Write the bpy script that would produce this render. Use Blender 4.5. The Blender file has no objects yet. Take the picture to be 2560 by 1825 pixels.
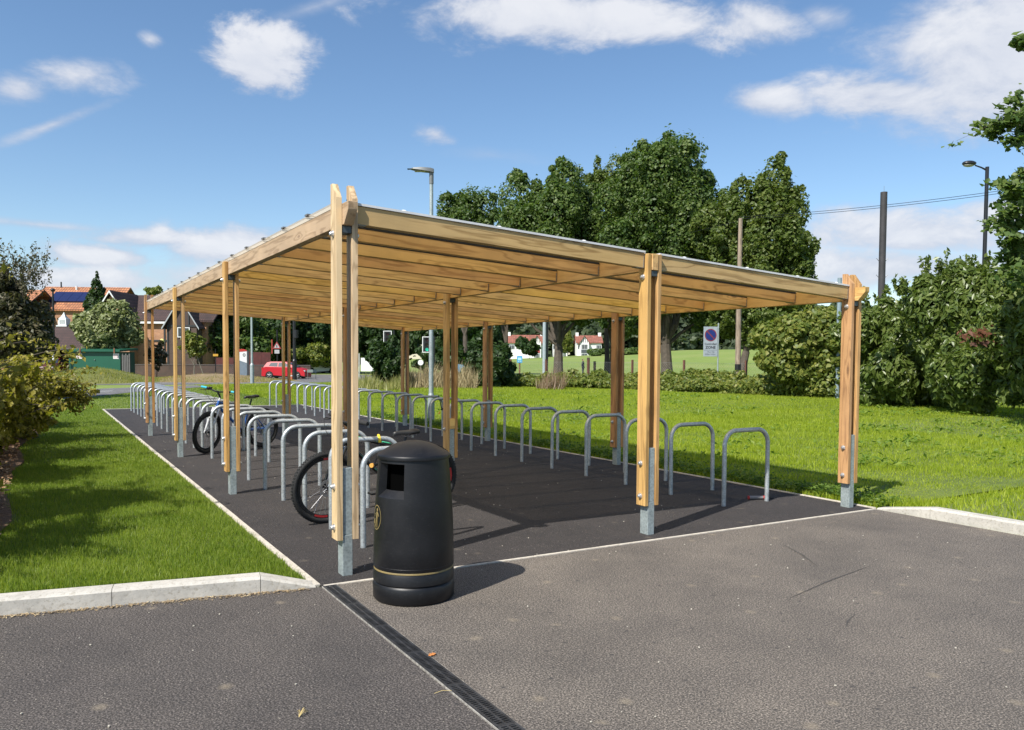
import bpy, bmesh, math, random
import numpy as np
from mathutils import Vector, Matrix
PI = math.pi
rnd = random.Random(7)
scn = bpy.context.scene
C = scn.collection

# ------------------------------------------------------------------ camera, sky, sun, exposure
FPX, PPY, YAW, PITCH, ROLL = 2016.1, 986.35, 0.5298, 0.0435, 0.0057
CAM = np.array([-1.6748, -5.4942, 1.6])
_r = np.array([math.cos(YAW), -math.sin(YAW), 0]); _f = np.array([math.sin(YAW), math.cos(YAW), 0]); _u = np.array([0, 0, 1.])
FWD = _f*math.cos(PITCH) - _u*math.sin(PITCH); UP0 = _u*math.cos(PITCH) + _f*math.sin(PITCH)
RGT = _r*math.cos(ROLL) + UP0*math.sin(ROLL); UPV = UP0*math.cos(ROLL) - _r*math.sin(ROLL)
cam_d = bpy.data.cameras.new('camera'); cam = bpy.data.objects.new('camera', cam_d); C.objects.link(cam)
cam_d.sensor_width = 36; cam_d.sensor_fit = 'HORIZONTAL'; cam_d.lens = FPX/2560*36
cam_d.shift_y = (PPY-912.5)/2560; cam_d.clip_start = .05; cam_d.clip_end = 2000
cam.matrix_world = Matrix(((RGT[0], UPV[0], -FWD[0], CAM[0]), (RGT[1], UPV[1], -FWD[1], CAM[1]), (RGT[2], UPV[2], -FWD[2], CAM[2]), (0, 0, 0, 1)))
scn.camera = cam
K = 2560/2278.
def ray(x, y):
    return RGT*((x*K-1280)/FPX) - UPV*((y*K-PPY)/FPX) + FWD
def pt(x, y, d):
    """surveyed point: bearing (x, y) of the site survey at depth d metres"""
    return CAM + ray(x, y)*d
def gp(x, y, z=0.):
    r = ray(x, y); return CAM + r*((z-1.6)/r[2])

SUN_AZ = math.radians(22.0)      # direction light travels on the ground, from +X
SUN_EL = math.radians(48.3)
sd = bpy.data.lights.new('sun', 'SUN'); sd.energy = 4.4; sd.angle = math.radians(.53); sd.color = (1, .955, .88)
so = bpy.data.objects.new('sun', sd); C.objects.link(so)
_sv = Vector((math.cos(SUN_AZ)*math.cos(SUN_EL), math.sin(SUN_AZ)*math.cos(SUN_EL), -math.sin(SUN_EL)))
so.rotation_euler = _sv.to_track_quat('-Z', 'Y').to_euler(); so.location = (-20, -10, 30)

world = bpy.data.worlds.new('World'); scn.world = world; world.use_nodes = True
nt = world.node_tree; nt.nodes.clear()
def N(t, ty, **k):
    n = t.nodes.new(ty)
    for a, b in k.items(): setattr(n, a, b)
    return n
def L(t, a, b): t.links.new(a, b)
def M_(t, op, a, b=None, c=None, clamp=False):
    n = N(t, 'ShaderNodeMath', operation=op, use_clamp=clamp)
    for i, v in enumerate((a, b, c)):
        if v is None: continue
        if isinstance(v, (int, float)): n.inputs[i].default_value = v
        else: L(t, v, n.inputs[i])
    return n.outputs[0]
sky = N(nt, 'ShaderNodeTexSky', sky_type='NISHITA'); sky.sun_disc = False
sky.sun_elevation = SUN_EL
_to = -_sv   # towards the sun
sky.sun_rotation = math.atan2(_to.x, _to.y)
sky.air_density = 1.0; sky.dust_density = .35; sky.ozone_density = 2.2
tc = N(nt, 'ShaderNodeTexCoord')
dirv = tc.outputs['Generated']
nz = N(nt, 'ShaderNodeTexNoise'); nz.inputs['Scale'].default_value = 10; nz.inputs['Detail'].default_value = 11; nz.inputs['Roughness'].default_value = .62
nz.inputs['Distortion'].default_value = .25
mp = N(nt, 'ShaderNodeMapping'); mp.inputs['Scale'].default_value = (1, 1, 2.0); L(nt, dirv, mp.inputs['Vector']); L(nt, mp.outputs[0], nz.inputs['Vector'])
nfac = M_(nt, 'SUBTRACT', nz.outputs['Fac'], .5)
nz2 = N(nt, 'ShaderNodeTexNoise'); nz2.inputs['Scale'].default_value = 3.1; nz2.inputs['Detail'].default_value = 10; nz2.inputs['Roughness'].default_value = .66
L(nt, mp.outputs[0], nz2.inputs['Vector'])
def vdot(vec):
    n = N(nt, 'ShaderNodeVectorMath', operation='DOT_PRODUCT'); L(nt, dirv, n.inputs[0]); n.inputs[1].default_value = vec; return n.outputs['Value']
# each cloud: bearing x, y, half width, half height, tilt, strength, roughness
CLOUDS = [
 (570, 132, 112, 80, -.12, 1.5, 1.7), (165, 165, 120, 38, .03, .62, 2.0), (40, 195, 70, 38, 0, .72, 1.6), (335, 88, 26, 17, .2, .5, 2.0),
 (110, 280, 135, 15, -.36, .55, 1.4), (700, 15, 200, 18, -.3, .3, 1.3),
 (1250, 32, 380, 62, .05, 1.1, 1.7), (1690, 45, 95, 52, .1, .85, 1.6), (970, 300, 48, 24, .15, .62, 2.0), (1090, 345, 120, 20, .05, .30, 1.2),
 (1725, 222, 105, 36, 0, 1.0, 1.2), (1960, 205, 195, 52, .02, 1.12, 1.4), (2260, 95, 300, 185, -.25, 1.25, 1.0), (2200, 225, 170, 50, 0, .85, 1.3), (1830, 35, 60, 26, .1, .45, 1.6),
 (210, 565, 150, 34, .05, 1.0, 1.7), (330, 530, 160, 30, .02, 1.0, 1.7), (90, 500, 240, 12, .09, .5, 1.0), (500, 545, 190, 52, -.05, .95, 1.6), (170, 622, 230, 36, 0, .85, 1.5),
 (560, 620, 340, 50, 0, .75, 1.4),
 (2030, 520, 300, 66, .02, 1.0, 1.3), (1950, 590, 330, 60, 0, .95, 1.2), (2250, 480, 150, 46, 0, .9, 1.4),
]
cov = None; brt = None
for (x, y, hw, hh, tilt, st, ro) in CLOUDS:
    c0 = ray(x, y); ln = np.linalg.norm(c0); c0 = c0/ln
    ax = RGT*math.cos(tilt) - UPV*math.sin(tilt); ax = ax - c0*ax.dot(c0); ax /= np.linalg.norm(ax)
    ay = np.cross(ax, c0); ay = ay if ay[2] > 0 else -ay
    ha = 1.28*hw*K/FPX/ln; hb = 1.28*hh*K/FPX/ln
    a = vdot(tuple(ax/ha)); b = vdot(tuple(ay/hb))
    e = M_(nt, 'ADD', M_(nt, 'MULTIPLY', a, a), M_(nt, 'MULTIPLY', b, b))
    e = M_(nt, 'SUBTRACT', 1.0, M_(nt, 'SQRT', e))
    front = M_(nt, 'GREATER_THAN', vdot(tuple(c0)), 0.3)
    v = M_(nt, 'MULTIPLY_ADD', nfac, ro*1.6, M_(nt, 'MULTIPLY', e, 1.15))
    v = M_(nt, 'MULTIPLY', M_(nt, 'MULTIPLY', v, st), front, clamp=True)
    lit = M_(nt, 'MULTIPLY', M_(nt, 'MULTIPLY_ADD', b, .22, .62), v)
    cov = v if cov is None else M_(nt, 'MAXIMUM', cov, v)
    brt = lit if brt is None else M_(nt, 'MAXIMUM', brt, lit)
wisp = N(nt, 'ShaderNodeMapRange'); wisp.inputs[1].default_value = .60; wisp.inputs[2].default_value = .85; wisp.inputs[4].default_value = .28
L(nt, nz2.outputs['Fac'], wisp.inputs[0])
tot = M_(nt, 'MAXIMUM', cov, wisp.outputs[0])
sm = N(nt, 'ShaderNodeMapRange', interpolation_type='SMOOTHSTEP'); sm.inputs[1].default_value = .0; sm.inputs[2].default_value = .78; sm.inputs[4].default_value = .93
L(nt, tot, sm.inputs[0])
ccol = N(nt, 'ShaderNodeMix', data_type='RGBA'); ccol.inputs[6].default_value = (3.4, 3.8, 4.7, 1); ccol.inputs[7].default_value = (5.6, 5.7, 6.0, 1)
bm_ = N(nt, 'ShaderNodeMapRange'); bm_.inputs[1].default_value = .1; bm_.inputs[2].default_value = .75; L(nt, M_(nt, 'MULTIPLY_ADD', nfac, .9, brt), bm_.inputs[0])
L(nt, bm_.outputs[0], ccol.inputs[0])
mixc = N(nt, 'ShaderNodeMix', data_type='RGBA'); L(nt, sm.outputs[0], mixc.inputs[0])
hs = N(nt, 'ShaderNodeHueSaturation'); hs.inputs['Saturation'].default_value = 1.10; L(nt, sky.outputs[0], hs.inputs['Color'])
L(nt, hs.outputs[0], mixc.inputs[6]); L(nt, ccol.outputs[2], mixc.inputs[7])
bg = N(nt, 'ShaderNodeBackground'); bg.inputs['Strength'].default_value = .088; L(nt, mixc.outputs[2], bg.inputs['Color'])
wo = N(nt, 'ShaderNodeOutputWorld'); L(nt, bg.outputs[0], wo.inputs[0])
scn.view_settings.view_transform = 'Standard'; scn.view_settings.look = 'None'; scn.view_settings.exposure = 0.82; scn.view_settings.gamma = 1
scn.view_settings.use_curve_mapping = False
scn.cycles.max_bounces = 8; scn.cycles.transparent_max_bounces = 8

# ------------------------------------------------------------------ helpers
def tag(o, label=None, cat=None, group=None, kind=None):
    if label: o['label'] = label
    if cat: o['category'] = cat
    if group: o['group'] = group
    if kind: o['kind'] = kind
    return o
def empty(name, loc=(0, 0, 0), rz=0., label=None, cat=None, group=None):
    o = bpy.data.objects.new(name, None); C.objects.link(o); o.location = loc; o.rotation_euler = (0, 0, rz); o.empty_display_size = .2
    return tag(o, label, cat, group)
class MB:
    def __init__(s): s.v = []; s.f = []
    def add(s, vs, fs):
        n = len(s.v); s.v += [tuple(map(float, v)) for v in vs]; s.f += [tuple(i+n for i in f) for f in fs]; return s
    def box(s, c, d, rot=None):
        x, y, z = d[0]/2, d[1]/2, d[2]/2
        vs = [Vector((a*x, b*y, e*z)) for a in (-1, 1) for b in (-1, 1) for e in (-1, 1)]
        if rot is not None: vs = [rot @ v for v in vs]
        vs = [v+Vector(c) for v in vs]
        return s.add(vs, [(0, 1, 3, 2), (4, 6, 7, 5), (0, 4, 5, 1), (2, 3, 7, 6), (0, 2, 6, 4), (1, 5, 7, 3)])
    def b2(s, lo, hi): return s.box([(a+b)/2 for a, b in zip(lo, hi)], [abs(b-a) for a, b in zip(lo, hi)])
    def hexa(s, p):   # 8 points: bottom 4 ccw, top 4 ccw
        return s.add(p, [(3, 2, 1, 0), (4, 5, 6, 7), (0, 1, 5, 4), (1, 2, 6, 5), (2, 3, 7, 6), (3, 0, 4, 7)])
    def prism(s, poly, h0, h1, axis='y'):
        n = len(poly)
        mk = {'y': lambda p, h: (p[0], h, p[1]), 'x': lambda p, h: (h, p[0], p[1]), 'z': lambda p, h: (p[0], p[1], h)}[axis]
        vs = [mk(p, h0) for p in poly]+[mk(p, h1) for p in poly]
        return s.add(vs, [tuple(range(n-1, -1, -1)), tuple(range(n, 2*n))]+[(i, (i+1) % n, n+(i+1) % n, n+i) for i in range(n)])
    def tube(s, pts, r, seg=8, caps=True):
        pts = [Vector(p) for p in pts]; n = len(pts)
        rs = r if isinstance(r, (list, tuple)) else [r]*n
        t0 = (pts[1]-pts[0]).normalized(); a = Vector((0, 0, 1)) if abs(t0.z) < .9 else Vector((1, 0, 0))
        u = t0.cross(a).normalized(); vs = []
        for i in range(n):
            t = (pts[min(i+1, n-1)]-pts[max(i-1, 0)]).normalized()
            u = (u-t*u.dot(t)).normalized(); w = t.cross(u)
            for k in range(seg):
                an = 2*PI*k/seg; vs.append(pts[i]+(u*math.cos(an)+w*math.sin(an))*rs[i])
        fs = [(i*seg+k, i*seg+(k+1) % seg, (i+1)*seg+(k+1) % seg, (i+1)*seg+k) for i in range(n-1) for k in range(seg)]
        if caps: fs += [tuple(range(seg-1, -1, -1)), tuple((n-1)*seg+k for k in range(seg))]
        return s.add(vs, fs)
    def lathe(s, prof, seg=24, c=(0, 0, 0), skip=None, a0=0., rot=None):
        n = len(prof); vs = []
        for r, z in prof:
            for k in range(seg):
                an = a0+2*PI*k/seg; v = Vector((r*math.cos(an), r*math.sin(an), z))
                if rot is not None: v = rot @ v
                vs.append(v+Vector(c))
        fs = []
        for i in range(n-1):
            for k in range(seg):
                if skip and skip(i, k): continue
                fs.append((i*seg+k, i*seg+(k+1) % seg, (i+1)*seg+(k+1) % seg, (i+1)*seg+k))
        return s.add(vs, fs)
    def sphere(s, c, r, seg=12, sc=(1, 1, 1)):
        prof = [(max(r*math.sin(PI*i/seg), 1e-4), -r*math.cos(PI*i/seg)) for i in range(seg+1)]
        n0 = len(s.v); s.lathe(prof, seg, (0, 0, 0))
        for i in range(n0, len(s.v)):
            v = s.v[i]; s.v[i] = (v[0]*sc[0]+c[0], v[1]*sc[1]+c[1], v[2]*sc[2]+c[2])
        return s
    def torus(s, c, R, r, seg=40, s2=10, sz=1., rot=None):
        vs = []
        for i in range(seg):
            a = 2*PI*i/seg
            for k in range(s2):
                b = 2*PI*k/s2; v = Vector(((R+r*math.cos(b))*math.cos(a), r*math.sin(b)*sz, (R+r*math.cos(b))*math.sin(a)))
                if rot is not None: v = rot @ v
                vs.append(v+Vector(c))
        return s.add(vs, [(i*s2+k, i*s2+(k+1) % s2, ((i+1) % seg)*s2+(k+1) % s2, ((i+1) % seg)*s2+k) for i in range(seg) for k in range(s2)])
    def mesh(s, name, mat, bevel=0, smooth=True, ang=35):
        me = bpy.data.meshes.new(name)
        me.from_pydata(s.v, [], s.f); me.validate(clean_customdata=False)
        if bevel:
            bm = bmesh.new(); bm.from_mesh(me)
            bmesh.ops.bevel(bm, geom=bm.edges[:], offset=bevel, segments=1, affect='EDGES', clamp_overlap=True); bm.to_mesh(me); bm.free()
        bm = bmesh.new(); bm.from_mesh(me); bmesh.ops.recalc_face_normals(bm, faces=bm.faces[:]); bm.to_mesh(me); bm.free()
        me.materials.append(mat)
        if smooth:
            me.polygons.foreach_set('use_smooth', [True]*len(me.polygons)); me.set_sharp_from_angle(angle=math.radians(ang))
        return me
    def build(s, name, mat, parent=None, loc=(0, 0, 0), rot=(0, 0, 0), bevel=0, smooth=True, ang=35, link=True):
        return link_mesh(name, s.mesh(name, mat, bevel, smooth, ang), parent, loc, rot)
def link_mesh(name, me, parent=None, loc=(0, 0, 0), rot=(0, 0, 0)):
    o = bpy.data.objects.new(name, me); C.objects.link(o); o.location = loc; o.rotation_euler = rot
    if parent is not None: o.parent = parent
    return o
def copy_tree(o, parent=None):
    c = o.copy(); C.objects.link(c)
    if parent is not None: c.parent = parent
    for ch in list(o.children): copy_tree(ch, c)
    return c

# ------------------------------------------------------------------ materials
def newmat(name):
    m = bpy.data.materials.new(name); m.use_nodes = True; t = m.node_tree
    b = t.nodes['Principled BSDF']; return m, t, b
def noise(t, scale, detail=4, rough=.5, vec=None, dist=0):
    n = N(t, 'ShaderNodeTexNoise'); n.inputs['Scale'].default_value = scale; n.inputs['Detail'].default_value = detail; n.inputs['Roughness'].default_value = rough; n.inputs['Distortion'].default_value = dist
    if vec is not None: L(t, vec, n.inputs['Vector'])
    return n.outputs['Fac']
def ramp(t, fac, stops):
    r = N(t, 'ShaderNodeValToRGB'); L(t, fac, r.inputs[0]); e = r.color_ramp.elements
    while len(e) < len(stops): e.new(.5)
    for i, (p, c) in enumerate(stops): e[i].position = p; e[i].color = (*c, 1)
    return r.outputs[0]
def mixc_(t, f, a, b, mode='MIX'):
    n = N(t, 'ShaderNodeMix', data_type='RGBA', blend_type=mode)
    for s, v in ((0, f), (6, a), (7, b)):
        if isinstance(v, (int, float)): n.inputs[s].default_value = v
        elif isinstance(v, tuple): n.inputs[s].default_value = (*v, 1)
        else: L(t, v, n.inputs[s])
    return n.outputs[2]
def bump(t, b, h, strength, dist):
    n = N(t, 'ShaderNodeBump'); n.inputs['Strength'].default_value = strength; n.inputs['Distance'].default_value = dist; L(t, h, n.inputs['Height']); L(t, n.outputs[0], b.inputs['Normal'])
def flat(name, col, rough=.6, metal=0., var=.12, scale=6., coat=0., bmp=0., spec=None):
    m, t, b = newmat(name); tcn = N(t, 'ShaderNodeTexCoord'); f = noise(t, scale, 6, .6, tcn.outputs['Object'])
    lo = tuple(c*(1-var) for c in col); hi = tuple(min(1, c*(1+var)) for c in col)
    L(t, ramp(t, f, [(.3, lo), (.7, hi)]), b.inputs['Base Color']); b.inputs['Roughness'].default_value = rough; b.inputs['Metallic'].default_value = metal
    if coat: b.inputs['Coat Weight'].default_value = coat; b.inputs['Coat Roughness'].default_value = .08
    if bmp: bump(t, b, noise(t, scale*8, 5, .6, tcn.outputs['Object']), .4, bmp)
    if spec is not None: b.inputs['Specular IOR Level'].default_value = spec
    return m
def wood(name, axis, c0=(.30, .165, .052), c1=(.47, .285, .10), c2=(.17, .085, .03)):
    m, t, b = newmat(name); tcn = N(t, 'ShaderNodeTexCoord'); oi = N(t, 'ShaderNodeObjectInfo')
    ad = N(t, 'ShaderNodeVectorMath', operation='ADD'); L(t, tcn.outputs['Object'], ad.inputs[0])
    sc = N(t, 'ShaderNodeVectorMath', operation='SCALE'); sc.inputs['Scale'].default_value = 37.
    cx = N(t, 'ShaderNodeCombineXYZ'); [L(t, oi.outputs['Random'], cx.inputs[i]) for i in range(3)]
    L(t, cx.outputs[0], sc.inputs[0]); L(t, sc.outputs[0], ad.inputs[1])
    s = [1., 1., 1.]; s['xyz'.index(axis)] = .07
    mp = N(t, 'ShaderNodeMapping'); mp.inputs['Scale'].default_value = s; L(t, ad.outputs[0], mp.inputs['Vector'])
    s2 = [1., 1., 1.]; s2['xyz'.index(axis)] = .30
    mk = N(t, 'ShaderNodeMapping'); mk.inputs['Scale'].default_value = s2; L(t, ad.outputs[0], mk.inputs['Vector'])
    vo = N(t, 'ShaderNodeTexVoronoi', feature='F1'); vo.inputs['Scale'].default_value = 5.; L(t, mk.outputs[0], vo.inputs['Vector'])
    warp = N(t, 'ShaderNodeMapRange'); warp.inputs[1].default_value = .0; warp.inputs[2].default_value = .30; warp.inputs[3].default_value = 1; warp.inputs[4].default_value = 0; L(t, vo.outputs['Distance'], warp.inputs[0])
    base = noise(t, 9, 3, .5, mp.outputs[0])
    ph = M_(t, 'MULTIPLY_ADD', base, 34., M_(t, 'MULTIPLY', warp.outputs[0], 9.))
    ring = M_(t, 'MULTIPLY_ADD', M_(t, 'SINE', ph), .5, .5)
    ring = M_(t, 'SUBTRACT', 1.0, M_(t, 'POWER', ring, 2.6))
    fine = noise(t, 90, 4, .6, mp.outputs[0])
    fac = M_(t, 'ADD', M_(t, 'MULTIPLY', ring, .62), M_(t, 'MULTIPLY', fine, .42))
    col = ramp(t, fac, [(.12, c0), (.75, c1)])
    knot = N(t, 'ShaderNodeMapRange'); knot.inputs[1].default_value = .045; knot.inputs[2].default_value = .10; knot.inputs[3].default_value = .85; knot.inputs[4].default_value = 0; L(t, vo.outputs['Distance'], knot.inputs[0])
    col = mixc_(t, knot.outputs[0], col, c2)
    pat = noise(t, 2.2, 4, .6, ad.outputs[0])
    hsn = N(t, 'ShaderNodeHueSaturation'); L(t, col, hsn.inputs['Color'])
    L(t, M_(t, 'MULTIPLY_ADD', oi.outputs['Random'], .30, M_(t, 'MULTIPLY_ADD', pat, .7, .50)), hsn.inputs['Value'])
    L(t, M_(t, 'MULTIPLY_ADD', noise(t, 1.3, 3, .6, mp.outputs[0]), .5, .72), hsn.inputs['Saturation'])
    L(t, M_(t, 'MULTIPLY_ADD', oi.outputs['Random'], .022, .492), hsn.inputs['Hue'])
    L(t, hsn.outputs[0], b.inputs['Base Color']); b.inputs['Roughness'].default_value = .62
    bump(t, b, M_(t, 'ADD', fac, M_(t, 'MULTIPLY', fine, .6)), .35, .002)
    return m
WZP = wood('timber_pale', 'z', (.36, .235, .118), (.56, .395, .22), (.22, .13, .06))
WYP = wood('timber_pale_long', 'y', (.30, .195, .095), (.46, .32, .175), (.20, .12, .06))
WXF = wood('timber_front', 'x', (.25, .14, .062), (.43, .27, .135), (.13, .07, .03))
WX, WY, WZ = wood('timber_cross', 'x', (.44, .235, .068), (.68, .405, .135), (.20, .10, .035)), wood('timber_long', 'y', (.42, .225, .065), (.62, .37, .12)), wood('timber_upright', 'z', (.31, .155, .048), (.48, .26, .085))
def galv(name, col=(.43, .46, .475), rough=.42, metal=.55):
    m, t, b = newmat(name); tcn = N(t, 'ShaderNodeTexCoord')
    v = N(t, 'ShaderNodeTexVoronoi'); v.inputs['Scale'].default_value = 55; L(t, tcn.outputs['Object'], v.inputs['Vector'])
    f = noise(t, 7, 6, .65, tcn.outputs['Object'])
    fc = M_(t, 'ADD', M_(t, 'MULTIPLY', v.outputs['Distance'], .45), M_(t, 'MULTIPLY', f, .7))
    L(t, ramp(t, fc, [(.28, tuple(c*.66 for c in col)), (.78, tuple(c*1.22 for c in col))]), b.inputs['Base Color'])
    b.inputs['Metallic'].default_value = metal; L(t, M_(t, 'MULTIPLY_ADD', f, .25, rough-.1), b.inputs['Roughness'])
    return m
GALV = galv('galvanised_steel'); GALVP = galv('galvanised_column', (.33, .38, .38), .5, .4)
def asphalt(name, col, speck, scale=150., light=.3, stain=True, sp=.0):
    m, t, b = newmat(name); g = N(t, 'ShaderNodeNewGeometry'); P = g.outputs['Position']
    f1 = noise(t, scale, 3, .7, P); f2 = noise(t, .9, 8, .68, P); f3 = noise(t, scale*.28, 3, .6, P)
    v = N(t, 'ShaderNodeTexVoronoi'); v.inputs['Scale'].default_value = scale*.55; L(t, P, v.inputs['Vector'])
    base = ramp(t, f1, [(.40, tuple(c*.34 for c in col)), (.50, col), (.61, speck)])
    base = mixc_(t, M_(t, 'MULTIPLY', v.outputs['Distance'], .35), base, tuple(c*.45 for c in col))
    w = ramp(t, f2, [(.3, (.70, .70, .71)), (.7, (1.28, 1.26, 1.22))]); base = mixc_(t, 1., base, w, 'MULTIPLY')
    w = ramp(t, f3, [(.3, (.86, .86, .86)), (.7, (1.12, 1.12, 1.12))]); base = mixc_(t, 1., base, w, 'MULTIPLY')
    if stain:
        v2 = N(t, 'ShaderNodeTexVoronoi', voronoi_dimensions='2D'); v2.inputs['Scale'].default_value = 1.5; v2.inputs['Randomness'].default_value = 1; L(t, P, v2.inputs['Vector'])
        r = N(t, 'ShaderNodeMapRange'); r.inputs[1].default_value = .03; r.inputs[2].default_value = .09; r.inputs[3].default_value = light*1.6; r.inputs[4].default_value = 0
        L(t, M_(t, 'MULTIPLY_ADD', noise(t, 14, 3, .5, P), .08, M_(t, 'SUBTRACT', v2.outputs['Distance'], .02)), r.inputs[0]); base = mixc_(t, M_(t, 'MULTIPLY', r.outputs[0], M_(t, 'GREATER_THAN', noise(t, .9, 2, .5, P), .47)), base, (.25, .205, .145))
        v3 = N(t, 'ShaderNodeTexVoronoi', voronoi_dimensions='2D'); v3.inputs['Scale'].default_value = 2.6; L(t, P, v3.inputs['Vector'])
        r = N(t, 'ShaderNodeMapRange'); r.inputs[1].default_value = .015; r.inputs[2].default_value = .045; r.inputs[3].default_value = .8; r.inputs[4].default_value = 0
        L(t, v3.outputs['Distance'], r.inputs[0]); base = mixc_(t, r.outputs[0], base, (.035, .032, .03))
        v4 = N(t, 'ShaderNodeTexVoronoi', voronoi_dimensions='2D'); v4.inputs['Scale'].default_value = 16; L(t, P, v4.inputs['Vector'])
        r = N(t, 'ShaderNodeMapRange'); r.inputs[1].default_value = .03; r.inputs[2].default_value = .06; r.inputs[3].default_value = .75; r.inputs[4].default_value = 0
        L(t, v4.outputs['Distance'], r.inputs[0]); gate = M_(t, 'GREATER_THAN', noise(t, 5, 2, .5, P), .56)
        base = mixc_(t, M_(t, 'MULTIPLY', r.outputs[0], gate), base, (.42, .38, .30))
    L(t, base, b.inputs['Base Color']); b.inputs['Roughness'].default_value = .88
    bump(t, b, M_(t, 'ADD', f1, v.outputs['Distance']), .8, .006)
    return m
ASPH = asphalt('asphalt_yard', (.108, .093, .078), (.30, .26, .22), 110.)
ASPHD = asphalt('asphalt_left', (.066, .057, .050), (.20, .175, .16), 110.)
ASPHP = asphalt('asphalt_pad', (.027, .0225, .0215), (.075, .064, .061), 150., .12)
ASPHR = asphalt('asphalt_road', (.15, .145, .145), (.24, .24, .235), 60., .1, False)
def concrete(name, col):
    m, t, b = newmat(name); g = N(t, 'ShaderNodeNewGeometry'); P = g.outputs['Position']; f = noise(t, 4.5, 8, .68, P); f2 = noise(t, 38, 5, .7, P)
    c = ramp(t, f, [(.30, tuple(x*.72 for x in col)), (.55, col), (.75, tuple(x*1.12 for x in col))])
    c = mixc_(t, 1., c, ramp(t, f2, [(.34, (.72, .70, .66)), (.48, (1, 1, 1))]), 'MULTIPLY')
    v = N(t, 'ShaderNodeTexVoronoi'); v.inputs['Scale'].default_value = 46; L(t, P, v.inputs['Vector']); r = N(t, 'ShaderNodeMapRange'); r.inputs[1].default_value = .10; r.inputs[2].default_value = .16; r.inputs[3].default_value = .55; r.inputs[4].default_value = 0; L(t, v.outputs['Distance'], r.inputs[0])
    gt = M_(t, 'GREATER_THAN', noise(t, 9, 2, .5, P), .52); c = mixc_(t, M_(t, 'MULTIPLY', r.outputs[0], gt), c, (.16, .14, .12))
    L(t, c, b.inputs['Base Color']); b.inputs['Roughness'].default_value = .9; bump(t, b, f2, .5, .004); return m
CONC = concrete('concrete_kerb', (.47, .445, .395))
CONCW = concrete('concrete_edging', (.50, .455, .385))
def leafmat(name, cols, trans=.35, rough=.5, tcol=None, patch=3.0):
    m, t, b = newmat(name); g = N(t, 'ShaderNodeNewGeometry')
    f = M_(t, 'ADD', M_(t, 'MULTIPLY', noise(t, patch, 3, .6, g.outputs['Position']), .62), M_(t, 'MULTIPLY', noise(t, patch*.16, 3, .6, g.outputs['Position']), .38))
    fac = M_(t, 'ADD', M_(t, 'MULTIPLY', f, .8), M_(t, 'MULTIPLY', g.outputs['Random Per Island'], .50))
    n = len(cols); col = ramp(t, fac, [(.28+.62*i/max(1, n-1), c) for i, c in enumerate(cols)])
    L(t, col, b.inputs['Base Color']); b.inputs['Roughness'].default_value = rough; b.inputs['Specular IOR Level'].default_value = .35
    tr = N(t, 'ShaderNodeBsdfTranslucent'); tc_ = mixc_(t, 1., col, tcol or (1.5, 1.7, .7), 'MULTIPLY'); L(t, tc_, tr.inputs['Color'])
    mx = N(t, 'ShaderNodeMixShader'); mx.inputs[0].default_value = trans; L(t, b.outputs[0], mx.inputs[1]); L(t, tr.outputs[0], mx.inputs[2])
    L(t, mx.outputs[0], t.nodes['Material Output'].inputs[0]); return m
LF_MAPLE = leafmat('leaf_maple', [(.026, .054, .012), (.060, .106, .022), (.125, .170, .040)])
LF_LIME = leafmat('leaf_lime', [(.042, .072, .014), (.085, .125, .024), (.14, .17, .038)])
LF_DARK = leafmat('leaf_dark', [(.014, .034, .010), (.030, .062, .016), (.050, .085, .022)])
LF_LAUR = leafmat('leaf_cherry', [(.048, .076, .016), (.092, .135, .028), (.155, .19, .05)], .3, .36)
LF_BRAM = leafmat('leaf_bramble', [(.060, .092, .018), (.13, .17, .032), (.23, .23, .05)])
LF_GREY = leafmat('leaf_grey', [(.070, .095, .03), (.155, .18, .065), (.28, .30, .14)], .25)
LF_BROWN = leafmat('leaf_brown', [(.03, .034, .014), (.065, .065, .028), (.12, .10, .055)], .25)
LF_YEL = leafmat('leaf_yellow', [(.085, .080, .012), (.19, .175, .025), (.32, .27, .045)], .35, .45)
LF_RED = leafmat('leaf_red', [(.06, .03, .012), (.10, .035, .018), (.13, .055, .028)], .2, .6, (1.2, .8, .6))
LF_DRY = leafmat('dry_stems', [(.16, .12, .06), (.30, .24, .13), (.42, .35, .20)], .3, .7, (1.2, 1.1, .8))
GRASS_L = leafmat('lawn_blades', [(.075, .135, .014), (.160, .235, .026), (.27, .33, .060)], .48, .5, (1.5, 1.5, .6), 1.7)
GRASS_R = leafmat('meadow_blades', [(.15, .21, .012), (.275, .36, .022), (.40, .45, .055)], .5, .5, (1.5, 1.5, .5), 1.6)
BARK = flat('bark', (.075, .06, .045), .9, 0, .35, 4, 0, .02)
BARKL = flat('bark_light', (.17, .16, .12), .9, 0, .35, 4, 0, .01)
def groundmat(name, c0, c1, c2=None, sc=3.):
    m, t, b = newmat(name); g = N(t, 'ShaderNodeNewGeometry'); P = g.outputs['Position']
    f = noise(t, sc, 8, .7, P); f2 = noise(t, sc*.08, 4, .55, P)
    col = ramp(t, f, [(.3, c0), (.7, c1)])
    if c2: r = N(t, 'ShaderNodeMapRange'); r.inputs[1].default_value = .45; r.inputs[2].default_value = .7; r.inputs[4].default_value = .7; L(t, f2, r.inputs[0]); col = mixc_(t, r.outputs[0], col, c2)
    L(t, col, b.inputs['Base Color']); b.inputs['Roughness'].default_value = .95; bump(t, b, noise(t, sc*12, 4, .7, P), .9, .03); return m
G_SOIL = groundmat('grass_base', (.07, .10, .015), (.15, .20, .028), (.16, .20, .035))
G_FIELD = groundmat('field_grass', (.12, .175, .026), (.19, .255, .042), (.22, .25, .065), .8)
G_MOUND = groundmat('mound_grass', (.07, .095, .02), (.14, .165, .035), (.20, .18, .06), 2.)
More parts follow.
